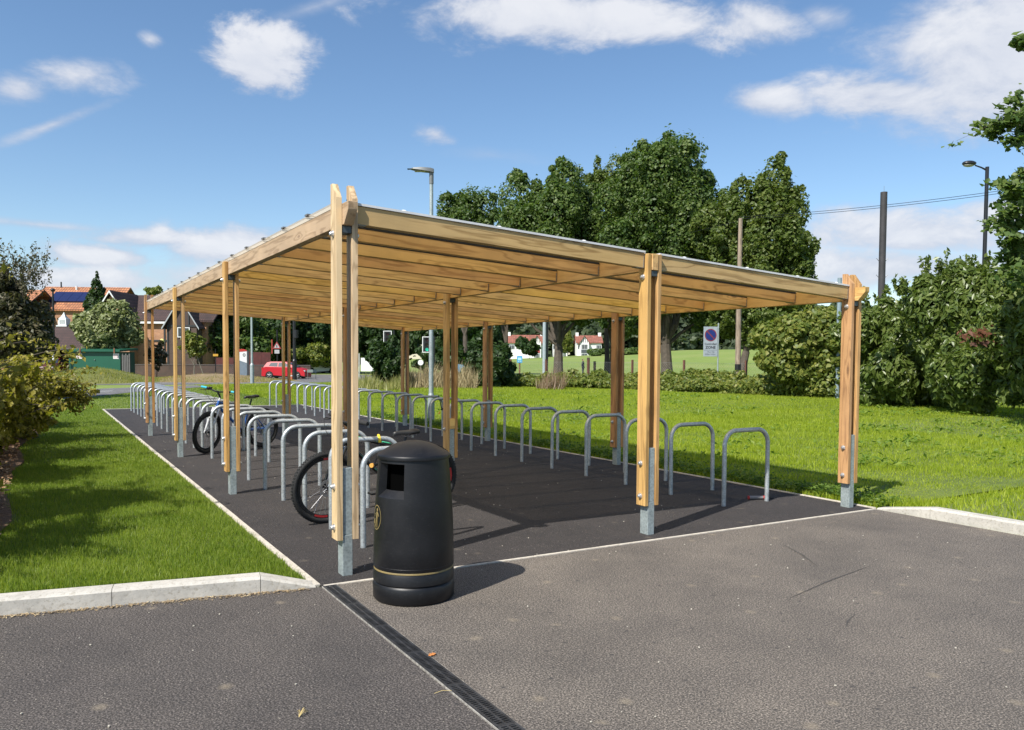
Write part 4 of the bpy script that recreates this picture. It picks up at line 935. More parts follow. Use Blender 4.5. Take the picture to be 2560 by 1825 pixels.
# weeds along the right edging and broad tufts
n = 17000; Yw = r.uniform(.0, 16, n)**1.0; Xw = 6.17+np.abs(r.normal(0, .26, n)); Pw = np.stack([Xw, Yw, r.uniform(.01, 1, n)*(.07+.08*np.abs(np.sin(Yw*2.1)))], 1)
o = leaf_mesh('edge_weeds', Pw, np.tile([0, 0, 1.], (n, 1)), .032, leafmat('weed_leaf', [(.045, .09, .012), (.09, .155, .02), (.15, .21, .03)], .4), 1.3, 9); tag(o, 'low leafy weeds along the right edging', 'weeds', kind='stuff')
n = 6000; cl = r.uniform([7, 1, 0], [24, 26, 0], (110, 3)); kk = r.integers(0, 110, n); ww = r.uniform(.15, .6, 110)[kk][:, None]; Pw = cl[kk]+r.normal(0, 1, (n, 3))*np.concatenate([ww, ww*.7, ww*0], 1); Pw[:, 2] = r.uniform(.02, .14, n)
o = leaf_mesh('meadow_weeds', Pw, np.tile([0, 0, 1.], (n, 1)), .045, leafmat('dock_leaf', [(.075, .14, .018), (.14, .215, .03), (.22, .28, .045)], .4), 2.4, 10); tag(o, 'scattered darker broad-leaved weeds in the meadow', 'weeds', kind='stuff')
# bark chips on the bed
n = 5000; X = -2.0-r.random(n)*1.6; Y = r.uniform(.9, 12, n); Pm = np.stack([X, Y, np.array([lawn_z(-2, v) for v in Y])+.05+.035*r.random(n)+np.clip((-X-2)*.05, 0, .05)], 1)
o = leaf_mesh('bark_chips', Pm, np.tile([0, 0, 1.], (n, 1)), .028, leafmat('chips', [(.10, .045, .02), (.30, .17, .09), (.48, .34, .22)], 0., .9), 2.6, 11); tag(o, 'loose bark chips on the left planting bed', 'mulch', kind='stuff')
n = 1500; X = -.1-r.random(n)**1.0*3.2; off = np.abs(r.normal(0, .035, n)); Pm = np.stack([X, kerbline(X)-.01-off, np.full(n, .004)+.004*r.random(n)], 1)
Nn = np.tile([0, 0, 3.], (n, 1)); o = leaf_mesh('kerb_debris', Pm, Nn, .007, leafmat('debris', [(.10, .06, .035), (.28, .20, .11), (.45, .36, .22)], 0., .9), 3.5, 31); tag(o, 'dry crumbs and straw gathered along the foot of the left kerb', 'debris', kind='stuff')
c_ = pt(205, 840, 52); Xm = c_[0]+r.uniform(-7, 7, 26000); Ym = c_[1]+r.uniform(-7, 7, 26000)
def mz(X, Y, c, rx, ry, h):
    dx, dy = X-c[0], Y-c[1]; a = -YAW; u = (dx*math.cos(a)+dy*math.sin(a))/rx; v = (-dx*math.sin(a)+dy*math.cos(a))/ry; q = np.sqrt(u*u+v*v); return np.where(q < 1, h*(.5+.5*np.cos(PI*np.clip(q, 0, 1)))**1.1, -1)
Zm = mz(Xm, Ym, c_, 4.6, 6.5, .85); k = Zm > .02; blades('mound_grass', Xm[k], Ym[k], Zm[k]-.02, .16, .016, leafmat('mound_blades', [(.10, .13, .02), (.22, .23, .04), (.34, .31, .08)], .4), 'rough grass on the mound before the green cabin', 40, .5)
c_ = pt(475, 846, 56); Xm = c_[0]+r.uniform(-7, 7, 22000); Ym = c_[1]+r.uniform(-7, 7, 22000); Zm = mz(Xm, Ym, c_, 6.0, 4.5, .48); k = (Zm > .005) & ((Zm < .30) | (r.random(22000) < .12)); blades('mound_grass', Xm[k], Ym[k], Zm[k]-.02, .13, .016, leafmat('mound_blades_dry', [(.14, .13, .03), (.27, .24, .06), (.38, .32, .12)], .4), 'thin dry grass round the edge of the earth mound', 41, .5)
for (pa, pb, w_) in (((1738, 1210), (1822, 1263), .010), ((1742, 1338), (1945, 1256), .008), ((1880, 1400), (1905, 1365), .006)):
    a = gp(*pa)[:2]; b = gp(*pb)[:2]; d_ = (b-a)/np.linalg.norm(b-a); nn_ = np.array([-d_[1], d_[0]])*w_; m_ = a*.5+b*.5+nn_*3
    mm = MB(); mm.add([(*(a), .0032), (*(m_-nn_), .0032), (*b, .0032), (*(m_+nn_), .0032)], [(0, 1, 2, 3)]); o = mm.build('tyre_mark', flat('mark_dark', (.062, .056, .05), .8, 0, .5, 30), smooth=False); tag(o, kind='structure')
# small debris
def leaf_obj(x, y, z, s, mat, label, rz=0., cat='leaf', poly=None):
    poly = poly or [(-.5, 0), (-.25, .22), (-.1, .12), (0, .4), (.1, .15), (.3, .28), (.5, 0), (.3, -.22), (.1, -.12), (0, -.38), (-.15, -.14), (-.35, -.2)]
    m = MB(); nn = len(poly); up = [(p[0]*s, p[1]*s, .006+.12*s*abs(p[1])) for p in poly]; lo = [(a, b, c-.0015) for a, b, c in up]
    m.add(up+lo, [tuple(range(nn)), tuple(range(2*nn-1, nn-1, -1))]+[(i, nn+i, nn+(i+1) % nn, (i+1) % nn) for i in range(nn)])
    o = m.build('fallen_leaf' if cat == 'leaf' else cat, mat, None, (x, y, z), (0, 0, rz), smooth=False); tag(o, label, cat); return o
ORL = flat('leaf_orange', (.50, .19, .05), .7); q = gp(961, 1459)
leaf_obj(q[0], q[1], 0.002, .055, ORL, 'small curled orange leaf lying right of the drain grating', .4)
q = gp(665, 1597); STR = flat('straw', (.55, .42, .17), .7)
m = MB()
for i in range(7):
    a = rnd.uniform(-.5, 1.4); m.tube([(0, 0, .004), (.03*math.cos(a), .03*math.sin(a), .012+.004*i), (.06*math.cos(a+.2), .055*math.sin(a+.2), .006)], .0012, 4)
o = m.build('grass_tuft', STR, None, (q[0], q[1], 0)); tag(o, 'tiny straw tuft lying on the left asphalt', 'straw')
q = gp(985, 1541); o = MB().tube([(-.045, .0, .006), (0, .004, .010), (.05, -.012, .005)], .0012, 4).build('straw', STR, None, (q[0], q[1], 0)); tag(o, 'thin dry straw lying beside the left edge of the drain', 'straw')
PEB = flat('pebble', (.50, .46, .38), .8)
rp = random.Random(2)
pm = MB()
for i in range(420):
    x, y = rp.uniform(-1.9, 5.5), rp.uniform(-4.3, 14)
    if -.01 < x < .12 and y < 0: continue
    if y > 0 and (x < .1): continue
    s = rp.uniform(.003, .0075); pm.box((x, y, .006), (s*1.4, s, s*.7), Matrix.Rotation(rp.uniform(0, 3), 3, 'Z'))
o = pm.build('grit', PEB, smooth=False); tag(o, 'scattered specks of pale grit on the asphalt', 'grit', kind='stuff')
# tube grip at the foot of the front right hoop
q = gp(1683, 1112); e = empty('grip_tube', (q[0], q[1], .028), -.45, 'small grey tube with a red end lying at the foot of a hoop', 'grip')
m = MB().tube([(-.085, 0, 0), (.075, 0, 0)], .020, 12); m.build('tube', flat('tube_grey', (.20, .19, .19), .5), e)
MB().tube([(.076, 0, 0), (.092, 0, 0)], .0225, 12).build('end_ring', flat('red_plastic', (.45, .03, .02), .4), e)
MB().tube([(-.10, 0, 0), (-.086, 0, 0)], .0225, 12).build('end_ring', flat('red_plastic2', (.45, .03, .02), .4), e)
MB().tube([(.093, 0, -.008), (.17, .01, -.012), (.21, .03, -.012)], .007, 6).build('cable', RUBBER, e)

# ------------------------------------------------------------------ bicycles
RIMB = flat('rim_black', (.02, .02, .022), .35, .3, .1, 30)
SPK = flat('spoke_steel', (.35, .35, .36), .35, .8, .1, 30)
def wheel(parent, c, R, rim, decal, steer=None, disc=True):
    """c hub centre; wheel plane is the bike's x-z plane, optionally turned by matrix steer about the steering axis"""
    T = (lambda v: steer(v)) if steer else (lambda v: v)
    def put(mb, nm, mt, par, **k):
        mb.v = [tuple(T(Vector(v))) for v in mb.v]; return mb.build(nm, mt, par, **k)
    w = put(MB().torus(c, R-.027, .027, 56, 12), 'wheel', RUBBER, parent)
    kn = MB()
    for i in range(72):
        a = 2*PI*i/72
        for s in (-1, 1):
            q = a+(.02 if s > 0 else 0); rr = R-.003; kn.box((c[0]+rr*math.cos(q), c[1]+s*.011, c[2]+rr*math.sin(q)), (.009, .010, .016), Matrix.Rotation(-q, 3, 'Y'))
    put(kn, 'tread', RUBBER, w, smooth=False)
    m = MB(); n = 48; r0, r1 = R-.055, R-.085
    vs = []
    for rr, yy in ((r0, -.011), (r1, -.008), (r1, .008), (r0, .011)): vs += [(c[0]+rr*math.cos(2*PI*k/n), c[1]+yy, c[2]+rr*math.sin(2*PI*k/n)) for k in range(n)]
    m.add(vs, [(a*n+k, a*n+(k+1) % n, ((a+1) % 4)*n+(k+1) % n, ((a+1) % 4)*n+k) for a in range(4) for k in range(n)]); put(m, 'rim', rim, w)
    if decal:
        m = MB()
        for a0 in (-2.0, 1.2, -.2):
            for s in (-1, 1):
                A = [a0+.5*k/8 for k in range(9)]; m.add([(c[0]+rr*math.cos(a), c[1]+s*.0125, c[2]+rr*math.sin(a)) for rr in (R-.060, R-.080) for a in A], [(k, k+1, 10+k, 9+k) for k in range(8)])
        put(m, 'rim_decal', decal, w, smooth=False)
    m = MB()
    for k in range(28):
        a = 2*PI*k/28; b = a+(.55 if k % 2 else -.55)*(1 if k % 4 < 2 else -1); s = .024 if k % 2 else -.024
        m.tube([(c[0]+.022*math.cos(b), c[1]+s, c[2]+.022*math.sin(b)), (c[0]+r1*math.cos(a), c[1], c[2]+r1*math.sin(a))], .0013, 4, False)
    put(m, 'spokes', SPK, w)
    m = MB().tube([(c[0], c[1]-.052, c[2]), (c[0], c[1]+.052, c[2])], .016, 12)
    m.tube([(c[0], c[1]-.03, c[2]), (c[0], c[1]-.022, c[2])], .028, 14); m.tube([(c[0], c[1]+.022, c[2]), (c[0], c[1]+.03, c[2])], .028, 14); put(m, 'hub', BLACKM, w)
    if disc:
        m = MB(); vs = []; n = 36
        for rr, yy in ((.082, .036), (.058, .036), (.058, .038), (.082, .038)): vs += [(c[0]+rr*(1+.02*math.sin(6*2*PI*k/n))*math.cos(2*PI*k/n), c[1]-yy, c[2]+rr*math.sin(2*PI*k/n)) for k in range(n)]
        m.add(vs, [(a*n+k, a*n+(k+1) % n, ((a+1) % 4)*n+(k+1) % n, ((a+1) % 4)*n+k) for a in range(4) for k in range(n)])
        for k in range(5): a = 2*PI*k/5; m.tube([(c[0], c[1]-.037, c[2]), (c[0]+.06*math.cos(a), c[1]-.037, c[2]+.06*math.sin(a))], .004, 4)
        put(m, 'brake_disc', CHROME, w)
    return w
def bicycle(loc, rz, lean, frame_m, accent_m, fork_m, grip_m, rim, decal, label, steer_deg=0., saddle_z=.84, bar_z=1.0, R=.35, wb=1.14):
    b = empty('bicycle', loc, rz, label, 'bicycle', None); b.rotation_euler = (lean, 0, rz)
    Rr = Vector((0, 0, R)); Fh = Vector((-wb, 0, R)); BBk = Vector((-.43, 0, .31)); HB_ = Vector((-wb+.185, 0, .76)); HT = Vector((-wb+.225, 0, .87)); SC = Vector((-.305, 0, .70))
    ax = (HT-HB_).normalized(); Rm = Matrix.Rotation(math.radians(steer_deg), 3, ax)
    st = lambda v: Rm @ (Vector(v)-HB_)+HB_
    fr = MB().tube([HB_, HT], .024, 12); fr.tube([HB_+ax*.03, BBk+Vector((.0, 0, .01))], [.026, .024], 12); fr.tube([HT-ax*.02, SC+Vector((.0, 0, -.03))], [.021, .017], 12); fr.tube([BBk, SC+(SC-BBk)*.08], .0165, 12)
    fr.tube([BBk+Vector((0, -.036, 0)), BBk+Vector((0, .036, 0))], .023, 12)
    for s in (-1, 1):
        fr.tube([BBk+Vector((.03, s*.03, 0)), Vector((-.22, s*.045, .335)), Rr+Vector((0, s*.062, 0))], .010, 8); fr.tube([SC+Vector((.01, s*.02, -.04)), Vector((-.17, s*.045, .56)), Rr+Vector((0, s*.062, 0))], .0085, 8)
    f = fr.build('frame', frame_m, b)
    # colour flashes along the tubes
    ac = MB()
    for (p, q, rr) in ((HB_+ax*.03, BBk, .0262), (HT-ax*.02, SC, .0208)):
        p = Vector(p); q = Vector(q)
        for (f0, f1, off) in ((.12, .42, .3), (.50, .56, 0), (.60, .80, .5)):
            for s in (-1, 1):
                a = p.lerp(q, f0); c = p.lerp(q, f1); ac.tube([a+Vector((0, s*(rr*.72), rr*.45*(off-.2))), c+Vector((0, s*(rr*.72), rr*.25))], .0065, 5)
    ac.build('frame_flash', accent_m, f)
    wheel(b, Fh, R, rim, decal, st); wheel(b, Rr, R, rim, decal)
    fk = MB().tube([HB_-ax*.01, HT+ax*.05], .0145, 10)
    crown = HB_-ax*.03
    fk.tube([crown+Vector((0, -.068, 0)), crown+Vector((0, .068, 0))], .022, 8)
    for s in (-1, 1): fk.tube([crown+Vector((0, s*.065, .02)), crown.lerp(Fh, .45)+Vector((-.008, s*.065, 0))], .0145, 10); fk.tube([crown.lerp(Fh, .42)+Vector((-.008, s*.065, 0)), Fh+Vector((0, s*.062, -.02))], [.021, .016], 10)
    fk.tube([crown.lerp(Fh, .42)+Vector((-.02, -.065, 0)), crown.lerp(Fh, .36)+Vector((-.03, 0, .03)), crown.lerp(Fh, .42)+Vector((-.02, .065, 0))], .012, 8)
    fk.v = [tuple(st(v)) for v in fk.v]; fk.build('fork', fork_m, b)
    hb_ = HT+ax*.06; bar = hb_+Vector((-.075, 0, bar_z-hb_.z-.02))
    m = MB().tube([hb_, hb_.lerp(bar, .9)], .017, 10); m.tube([bar+Vector((.05, -.36, .03)), bar+Vector((.03, -.22, .03)), bar+Vector((0, -.05, 0)), bar+Vector((0, .05, 0)), bar+Vector((.03, .22, .03)), bar+Vector((.05, .36, .03))], .0135, 10)
    for s in (-1, 1):
        m.tube([bar+Vector((.03, s*.22, .03)), bar+Vector((-.03, s*.24, .0)), bar+Vector((-.035, s*.33, -.01))], .006, 6); m.box(bar+Vector((.02, s*.205, .02)), (.05, .03, .035)); m.box(bar+Vector((.01, s*.16, .045)), (.035, .045, .025))
    m.v = [tuple(st(v)) for v in m.v]; h = m.build('handlebar', BLACKM, b)
    for s in (-1, 1):
        m = MB().tube([bar+Vector((.034, s*.245, .03)), bar+Vector((.052, s*.375, .03))], .0185, 10); m.v = [tuple(st(v)) for v in m.v]; m.build('grip', grip_m, h)
    m = MB()
    for s in (-1, 1):
        P = [bar+Vector((-.03, s*.2, .01)), bar+Vector((-.13, s*.15, .02)), bar+Vector((-.14, s*.04, -.12)), HT+Vector((-.04, s*.03, -.06)), HB_+Vector((.02, s*.03, 0))]
        Q = [];
        for i in range(len(P)-1):
            for k in range(5): 
                t = k/5; p0, p1, p2, p3 = P[max(i-1, 0)], P[i], P[i+1], P[min(i+2, len(P)-1)]
                Q.append(.5*((2*p1)+(p2-p0)*t+(2*p0-5*p1+4*p2-p3)*t*t+(3*p1-p0-3*p2+p3)*t**3))
        m.tube(Q+[P[-1]], .0032, 5)
    m.v = [tuple(st(v)) for v in m.v]; m.build('cables', RUBBER, h)
    S = SC+(SC-BBk).normalized()*((saddle_z-.045-SC.z)/((SC-BBk).normalized().z)); m = MB().tube([SC, S], .0135, 10); m.build('seat_post', BLACKM, b)
    m = MB(); st_ = []
    for i, (x, w, z) in enumerate(((-.155, .016, -.008), (-.13, .024, 0), (-.06, .032, .004), (.01, .048, .004), (.07, .072, .012), (.115, .070, .016), (.135, .045, .010))):
        st_.append([(S.x+x, S.y+w*math.cos(a), S.z+.03+z+.020*max(-.5, math.sin(a))-(0 if math.sin(a) > -.2 else .012)) for a in [2*PI*k/12 for k in range(12)]])
    n = len(st_); m.add([p for s_ in st_ for p in s_], [(i*12+k, i*12+(k+1) % 12, (i+1)*12+(k+1) % 12, (i+1)*12+k) for i in range(n-1) for k in range(12)]+[tuple(range(11, -1, -1)), tuple((n-1)*12+k for k in range(12))])
    sd_ = m.build('saddle', flat('saddle_black', (.015, .015, .016), .45), b, ang=70)
    m = MB()
    for s in (-1, 1): m.tube([S+Vector((-.10, s*.012, .02)), S+Vector((-.03, s*.022, -.005)), S+Vector((.03, s*.022, -.005)), S+Vector((.09, s*.03, .02))], .0035, 6)
    m.build('saddle_rails', CHROME, sd_)
    m = MB(); n = 32
    m.tube([BBk+Vector((0, -.052, 0)), BBk+Vector((0, -.048, 0))], .085, 32); m.tube([BBk+Vector((0, -.06, 0)), BBk+Vector((0, .06, 0))], .012, 10)
    for s, a in ((-1, .6), (1, .6+PI)):
        e_ = BBk+Vector((.17*math.cos(a), s*.07, .17*math.sin(a))); m.tube([BBk+Vector((0, s*.06, 0)), e_], .010, 8); m.box(e_+Vector((0, s*.055, 0)), (.085, .09, .018))
    m.build('crankset', BLACKM, b, ang=40)
    m = MB().tube([Rr+Vector((0, -.050, 0)), Rr+Vector((0, -.036, 0))], [.030, .055], 20); m.box(Rr+Vector((-.03, -.058, -.07)), (.03, .02, .09)); m.build('cassette', CHROME, b)
    m = MB(); m.tube([BBk+Vector((0, -.05, .083)), Rr+Vector((0, -.045, .045))], .0045, 5); m.tube([BBk+Vector((.0, -.05, -.083)), Rr+Vector((-.03, -.05, -.11)), Rr+Vector((.02, -.05, -.045))], .0045, 5); m.build('chain', RUBBER, b)
    return b
GRN = flat('frame_green', (.06, .42, .24), .35, 0, .4, 30); BLKG = flat('frame_black', (.012, .013, .014), .25, 0, .2, 12, .4)
BLUEF = flat('frame_blue', (.02, .10, .36), .3, 0, .15, 12, .4); SILV = flat('fork_white', (.60, .61, .62), .35, .2, .06, 12); TURQ = flat('grip_turquoise', (.03, .36, .48), .5)
REDD = flat('decal_red', (.50, .03, .03), .4, 0, .15, 40)
b1 = bicycle((1.83, 2.255, .004), math.radians(7), .05, BLKG, GRN, BLKG, RUBBER, RIMB, REDD, 'black mountain bike with green frame flashes, standing behind the litter bin', 3, .855, 1.0, .352, 1.15)
b2 = bicycle((1.74, 9.20, .004), math.radians(27), .04, BLUEF, BLKG, SILV, TURQ, RIMB, None, 'mountain bike with blue frame and turquoise handlebar grips, further down the left row', 15, .93, 1.05, .352, 1.15)
for ch in b2.children:
    if ch.name.startswith('frame'): pass
MB().box((.40-.43, 0, .0), (.001, .001, .001)) if False else None
# locks
e = empty('yellow_lock', (1.13, 1.835, .826), 0, 'yellow and black shackle lock hanging over the top of the second left hoop', 'lock')
m = MB().tube([(.0, -.034, -.03), (0, -.032, .012), (.0, 0, .036), (.02, .034, .012), (.035, .036, -.03)], .0135, 10); m.build('sleeve', flat('lock_yellow', (.75, .52, .03), .45), e)
m = MB().tube([(0, -.034, -.03), (-.01, -.034, -.11), (-.05, -.02, -.235)], .0085, 8); m.tube([(.035, .036, -.03), (.03, .03, -.10), (-.03, .03, -.235)], .0085, 8); m.build('shackle', BLACKM, e)
m = MB().tube([(-.075, -.03, -.245), (-.005, .05, -.245)], .021, 12); m.build('crossbar', BLACKM, e)
m = MB().tube([(-.090, -.045, -.245), (-.075, -.03, -.245)], .0215, 12); m.build('end_cap', flat('lock_orange', (.6, .30, .06), .5), e)
hx = 4.775+.0075*.87*10
e = empty('black_lock', (hx+.56, .916+8.68, .80), 0, 'black shackle lock hooked on the right bend of a hoop in the right row', 'lock')
m = MB().tube([(.0, -.04, .02), (.02, -.045, -.06), (.06, -.045, -.23)], .010, 8); m.tube([(0, -.04, .02), (.01, 0, .048), (.05, .04, .0), (.16, .04, -.03), (.2, .03, -.16)], .010, 8)
m.tube([(.05, -.05, -.24), (.22, .03, -.18)], .019, 10); m.build('shackle', BLACKM, e)
MB().tube([(.02, -.05, -.28), (-.01, -.05, -.33)], .012, 8).build('key_tag', flat('tag_orange', (.7, .25, .05), .5), e)
e = MB().tube([(0, 0, 0), (.02, .01, -.2), (.06, .02, -.45), (.05, 0, -.62), (.03, -.02, -.70)], .0022, 5).build('wire', SPK, None, (hx+.03, .916+8.68, .74)); tag(e, 'thin loose wire hanging along a leg of a hoop in the right row', 'wire')

# ------------------------------------------------------------------ street furniture
def base_at(x, y=None, d=None, z=0.):
    return gp(x, y) if d is None else np.array([*pt(x, 800, d)[:2], z])
def column(name, base, h, r0, r1, mat, label, cat, door=None):
    e = empty(name, tuple(base), -YAW, label, cat); m = MB()
    if door: m.tube([(0, 0, 0), (0, 0, door[1])], door[0], 16); m.tube([(0, 0, door[1]), (0, 0, door[1]+.12)], [door[0], r0], 16); m.tube([(0, 0, door[1]+.12), (0, 0, h)], [r0, r1], 16)
    else: m.tube([(0, 0, 0), (0, 0, h)], [r0, r1], 16)
    m.build('column', mat, e); return e
# grey column with flat lantern rising above the roof
p = gp(959, 939); e = column('street_lamp', (p[0], p[1], 0), 6.25, .060, .045, GALVP, 'pale grey street lamp with a flat lantern, rising behind the shelter roof', 'street lamp', (.088, .62))
MB().tube([(0, 0, 5.98), (0, 0, 6.30)], .055, 12).build('collar', LAMPH, e)
m = MB(); st_ = []
for (x, w, z0, z1) in ((.06, .05, 6.24, 6.36), (-.02, .11, 6.25, 6.385), (-.25, .15, 6.28, 6.395), (-.45, .12, 6.31, 6.385), (-.60, .03, 6.335, 6.35)):
    st_.append([(x, -w, z0+.02), (x, w, z0+.02), (x, w*.8, z1-.02), (x, 0, z1), (x, -w*.8, z1-.02)])
m.add([q for s in st_ for q in s], [(i*5+k, i*5+(k+1) % 5, (i+1)*5+(k+1) % 5, (i+1)*5+k) for i in range(4) for k in range(5)]+[(4, 3, 2, 1, 0), (20, 21, 22, 23, 24)])
ln_ = m.build('lantern', LAMPH, e); MB().b2((-.42, -.08, 6.296), (-.15, .08, 6.288)).build('lens', flat('lens_grey', (.35, .35, .33), .2), ln_)
# column on the left behind the shelter
p = gp(561, 853); e = column('lamp_column', (p[0], p[1], 0), 7.0, .075, .055, GALVP, 'pale grey lamp column standing on the grass left of the red car', 'lamp column', (.125, 1.15))
p = base_at(655, d=60); e = column('lamp_column', p, 9., .12, .09, BLACKM, 'thick dark column in front of the red car', 'lamp column', (.17, 1.4)); MB().tube([(.16, -.1, 3.1), (.16, -.1, 3.7)], .17, 12).build('round_sign', BLACKM, e)
LAMPH3 = flat('plate_dull', (.36, .36, .37), .6)
p = base_at(617, d=74); e = column('warning_sign', p, 4.2, .07, .07, BLACKM, 'red-edged triangular warning sign on a dark post behind the red car', 'road sign')
m = MB().prism([(-.40, 2.45), (.40, 2.45), (0, 3.12)], -.14, -.11, 'y'); q = m.build('sign_border', flat('sign_red', (.25, .03, .03), .6), e, smooth=False); MB().prism([(-.25, 2.54), (.25, 2.54), (0, 2.95)], -.145, -.142, 'y').build('sign_face', LAMPH3, q, smooth=False); MB().prism([(-.05, 2.58), (.05, 2.58), (.03, 2.82), (-.03, 2.82)], -.15, -.147, 'y').build('sign_symbol', BLACKM, q, smooth=False)
MB().b2((-.22, -.13, 2.02), (.22, -.10, 2.36)).build('plate', LAMPH3, e); MB().b2((-.5, -.10, 2.0), (-.42, -.02, 3.3)).build('red_backing', flat('sign_red2', (.35, .04, .03), .6), e)
p = base_at(588, d=80); e = column('blue_sign', p, 3.6, .05, .05, LAMPH, 'small blue direction sign above the red hoarding', 'road sign'); MB().b2((-.6, -.08, 2.7), (.6, -.05, 3.7)).build('panel', flat('sign_blue', (.03, .14, .34), .5), e); m = MB()
for k in range(3): m.b2((-.45, -.085, 2.85+.28*k), (.45-.2*k, -.081, 2.93+.28*k))
m.build('lettering', WHITEP, e, smooth=False)
# parking kiosk
p = base_at(537, d=61); e = empty('information_kiosk', tuple(p), -YAW+.2, 'white and grey kiosk slab with a red curved top beside the lamp column', 'kiosk')
MB().prism([(-.42, .0), (.42, .0), (.42, 1.20), (-.42, 1.50)], -.14, .14, 'y').build('lower_panel', flat('kiosk_grey', (.17, .21, .25), .4), e, bevel=.01)
MB().prism([(-.42, 1.503), (.42, 1.203), (.42, 2.10), (-.42, 2.02)], -.14, .14, 'y').build('upper_panel', WHITEP, e, bevel=.01)
MB().prism([(-.43, 2.023), (.43, 2.103), (.40, 2.18), (.15, 2.27), (-.15, 2.25), (-.40, 2.12)], -.15, .15, 'y').build('top', flat('kiosk_red', (.45, .04, .03), .4), e, bevel=.01)
MB().b2((.423, -.16, 0), (.55, .16, 2.16)).build('edge', flat('kiosk_dark', (.05, .055, .06), .4), e)
m = MB(); n = 16
m.add([(.22+.10*r_*math.cos(2*PI*k/n), -.145, 1.82+.13*r_*math.sin(2*PI*k/n)) for r_ in (1, .68) for k in range(n)], [(k, (k+1) % n, n+(k+1) % n, n+k) for k in range(n)]); m.b2((.17, -.146, 1.80), (.27, -.144, 1.84)); m.build('emblem', BLACKM, e, smooth=False)
# belisha beacons
def beacon(x, d, lab):
    p = base_at(x, d=d); e = empty('beacon', tuple(p), 0, lab, 'beacon'); 
    for k in range(9): MB().tube([(0, 0, k*.31), (0, 0, k*.31+.309)], .055, 10).build('band', WHITEP if k % 2 else BLACKM, e)
    MB().sphere((0, 0, 2.98), .19, 14).build('globe', flat('globe_yellow', (.80, .72, .22), .35), e)
beacon(361, 68, 'left of the two black and white beacons with yellow globes'); beacon(391, 70, 'right of the two black and white beacons with yellow globes')
# traffic lights
def signal(x, y0, y1, d, lab, green):
    a, b = pt(x, y0, d), pt(x, y1, d); zt_, zb_ = a[2], b[2]; e = empty('traffic_light', (a[0], a[1], 0), -YAW, lab, 'traffic light')
    MB().tube([(.5, .1, 0), (.5, .1, zt_+.1)], .06, 8).build('pole', BLACKM, e); MB().b2((-.02, .05, zb_+.3), (.5, .12, zb_+.38)).build('bracket', BLACKM, e)
    MB().b2((-.30, 0, zb_), (.30, .06, zt_)).build('backboard', BLACKM, e); m = MB()
    for (lo, hi) in (((-.34, -.01, zb_-.04), (-.29, .02, zt_+.04)), ((.29, -.01, zb_-.04), (.34, .02, zt_+.04)), ((-.289, -.01, zt_-.01), (.289, .02, zt_+.04)), ((-.289, -.01, zb_-.04), (.289, .02, zb_+.01))): m.b2(lo, hi)
    m.build('white_border', WHITEP, e, smooth=False)
    for k in range(3):
        z = zt_-(zt_-zb_)*(k+.5)/3; m_ = flat('signal_%d_%d' % (x, k), ((.05, .01, .01), (.05, .03, .01), (.01, .10, .07))[k], .4)
        if k == 2 and green:
            m_ = flat('signal_green_lit', (.02, .3, .2), .4); bb = m_.node_tree.nodes['Principled BSDF']; bb.inputs['Emission Color'].default_value = (.05, .8, .5, 1); bb.inputs['Emission Strength'].default_value = .35
        MB().tube([(0, -.03, z), (0, -.005, z)], .12, 14).build('lens', m_, e); MB().lathe([(.13, 0), (.13, .12)], 14, (0, -.02, z), rot=Matrix.Rotation(PI/2, 3, 'X'), skip=lambda i, k_: k_ in (9, 10, 11)).build('hood', BLACKM, e)
signal(950, 750, 783, 58, 'white-bordered traffic light showing green, beside the pale lamp column', True)
signal(862, 737, 772, 66, 'white-bordered traffic light half hidden by dark leaves, behind the white board', False)
# white board on posts
def board(x0, x1, y0, y1, d, lab):
    a = pt(x0, y0, d); b = pt(x1, y1, d); w = (x1-x0)/1792*d; e = empty('notice_board', (a[0], a[1], 0), -YAW, lab, 'board'); MB().b2((0, -.03, max(.2, b[2])), (w, .0, a[2])).build('panel', WHITEP, e)
    for x in (-.12, w+.25): MB().tube([(x, 0, 0), (x, 0, a[2]+.3)], .045, 6).build('post', flat('post_pale_%d' % int(x*100), (.45, .44, .40), .8), e)
board(803, 834, 796, 826, 55, 'plain white board between two pale posts, left of the slim dark bush')
board(849, 858, 800, 832, 55.5, 'narrow white board half hidden by the slim dark bush')
p = base_at(936, d=56); e = empty('round_plate', tuple(p), -YAW, 'small white round plate among the dry grass', 'road sign'); MB().tube([(0, 0, 0), (0, 0, 1.6)], .03, 6).build('pole', LAMPH, e); MB().tube([(0, -.06, 1.35), (0, -.03, 1.35)], .19, 18).build('disc', WHITEP, e)
# red frame thing in the dry grass
p = base_at(1018, d=52); e = empty('roadwork_sign', tuple(p), -YAW, 'folded blue and red roadwork sign leaning in the dry grass', 'road sign'); MB().tube([(-1.0, 0, .0), (-.1, 0, 1.2)], .035, 6).build('leg', flat('rust_red', (.28, .05, .03), .7), e); MB().tube([(.0, .1, .4), (-.05, 0, 1.25)], .06, 6).build('red_edge', REDD, e); MB().prism([(.0, .75), (.62, .72), (.35, 1.25), (-.02, 1.28)], 0, .04, 'y').build('panel', flat('panel_blue', (.10, .22, .33), .5), e)
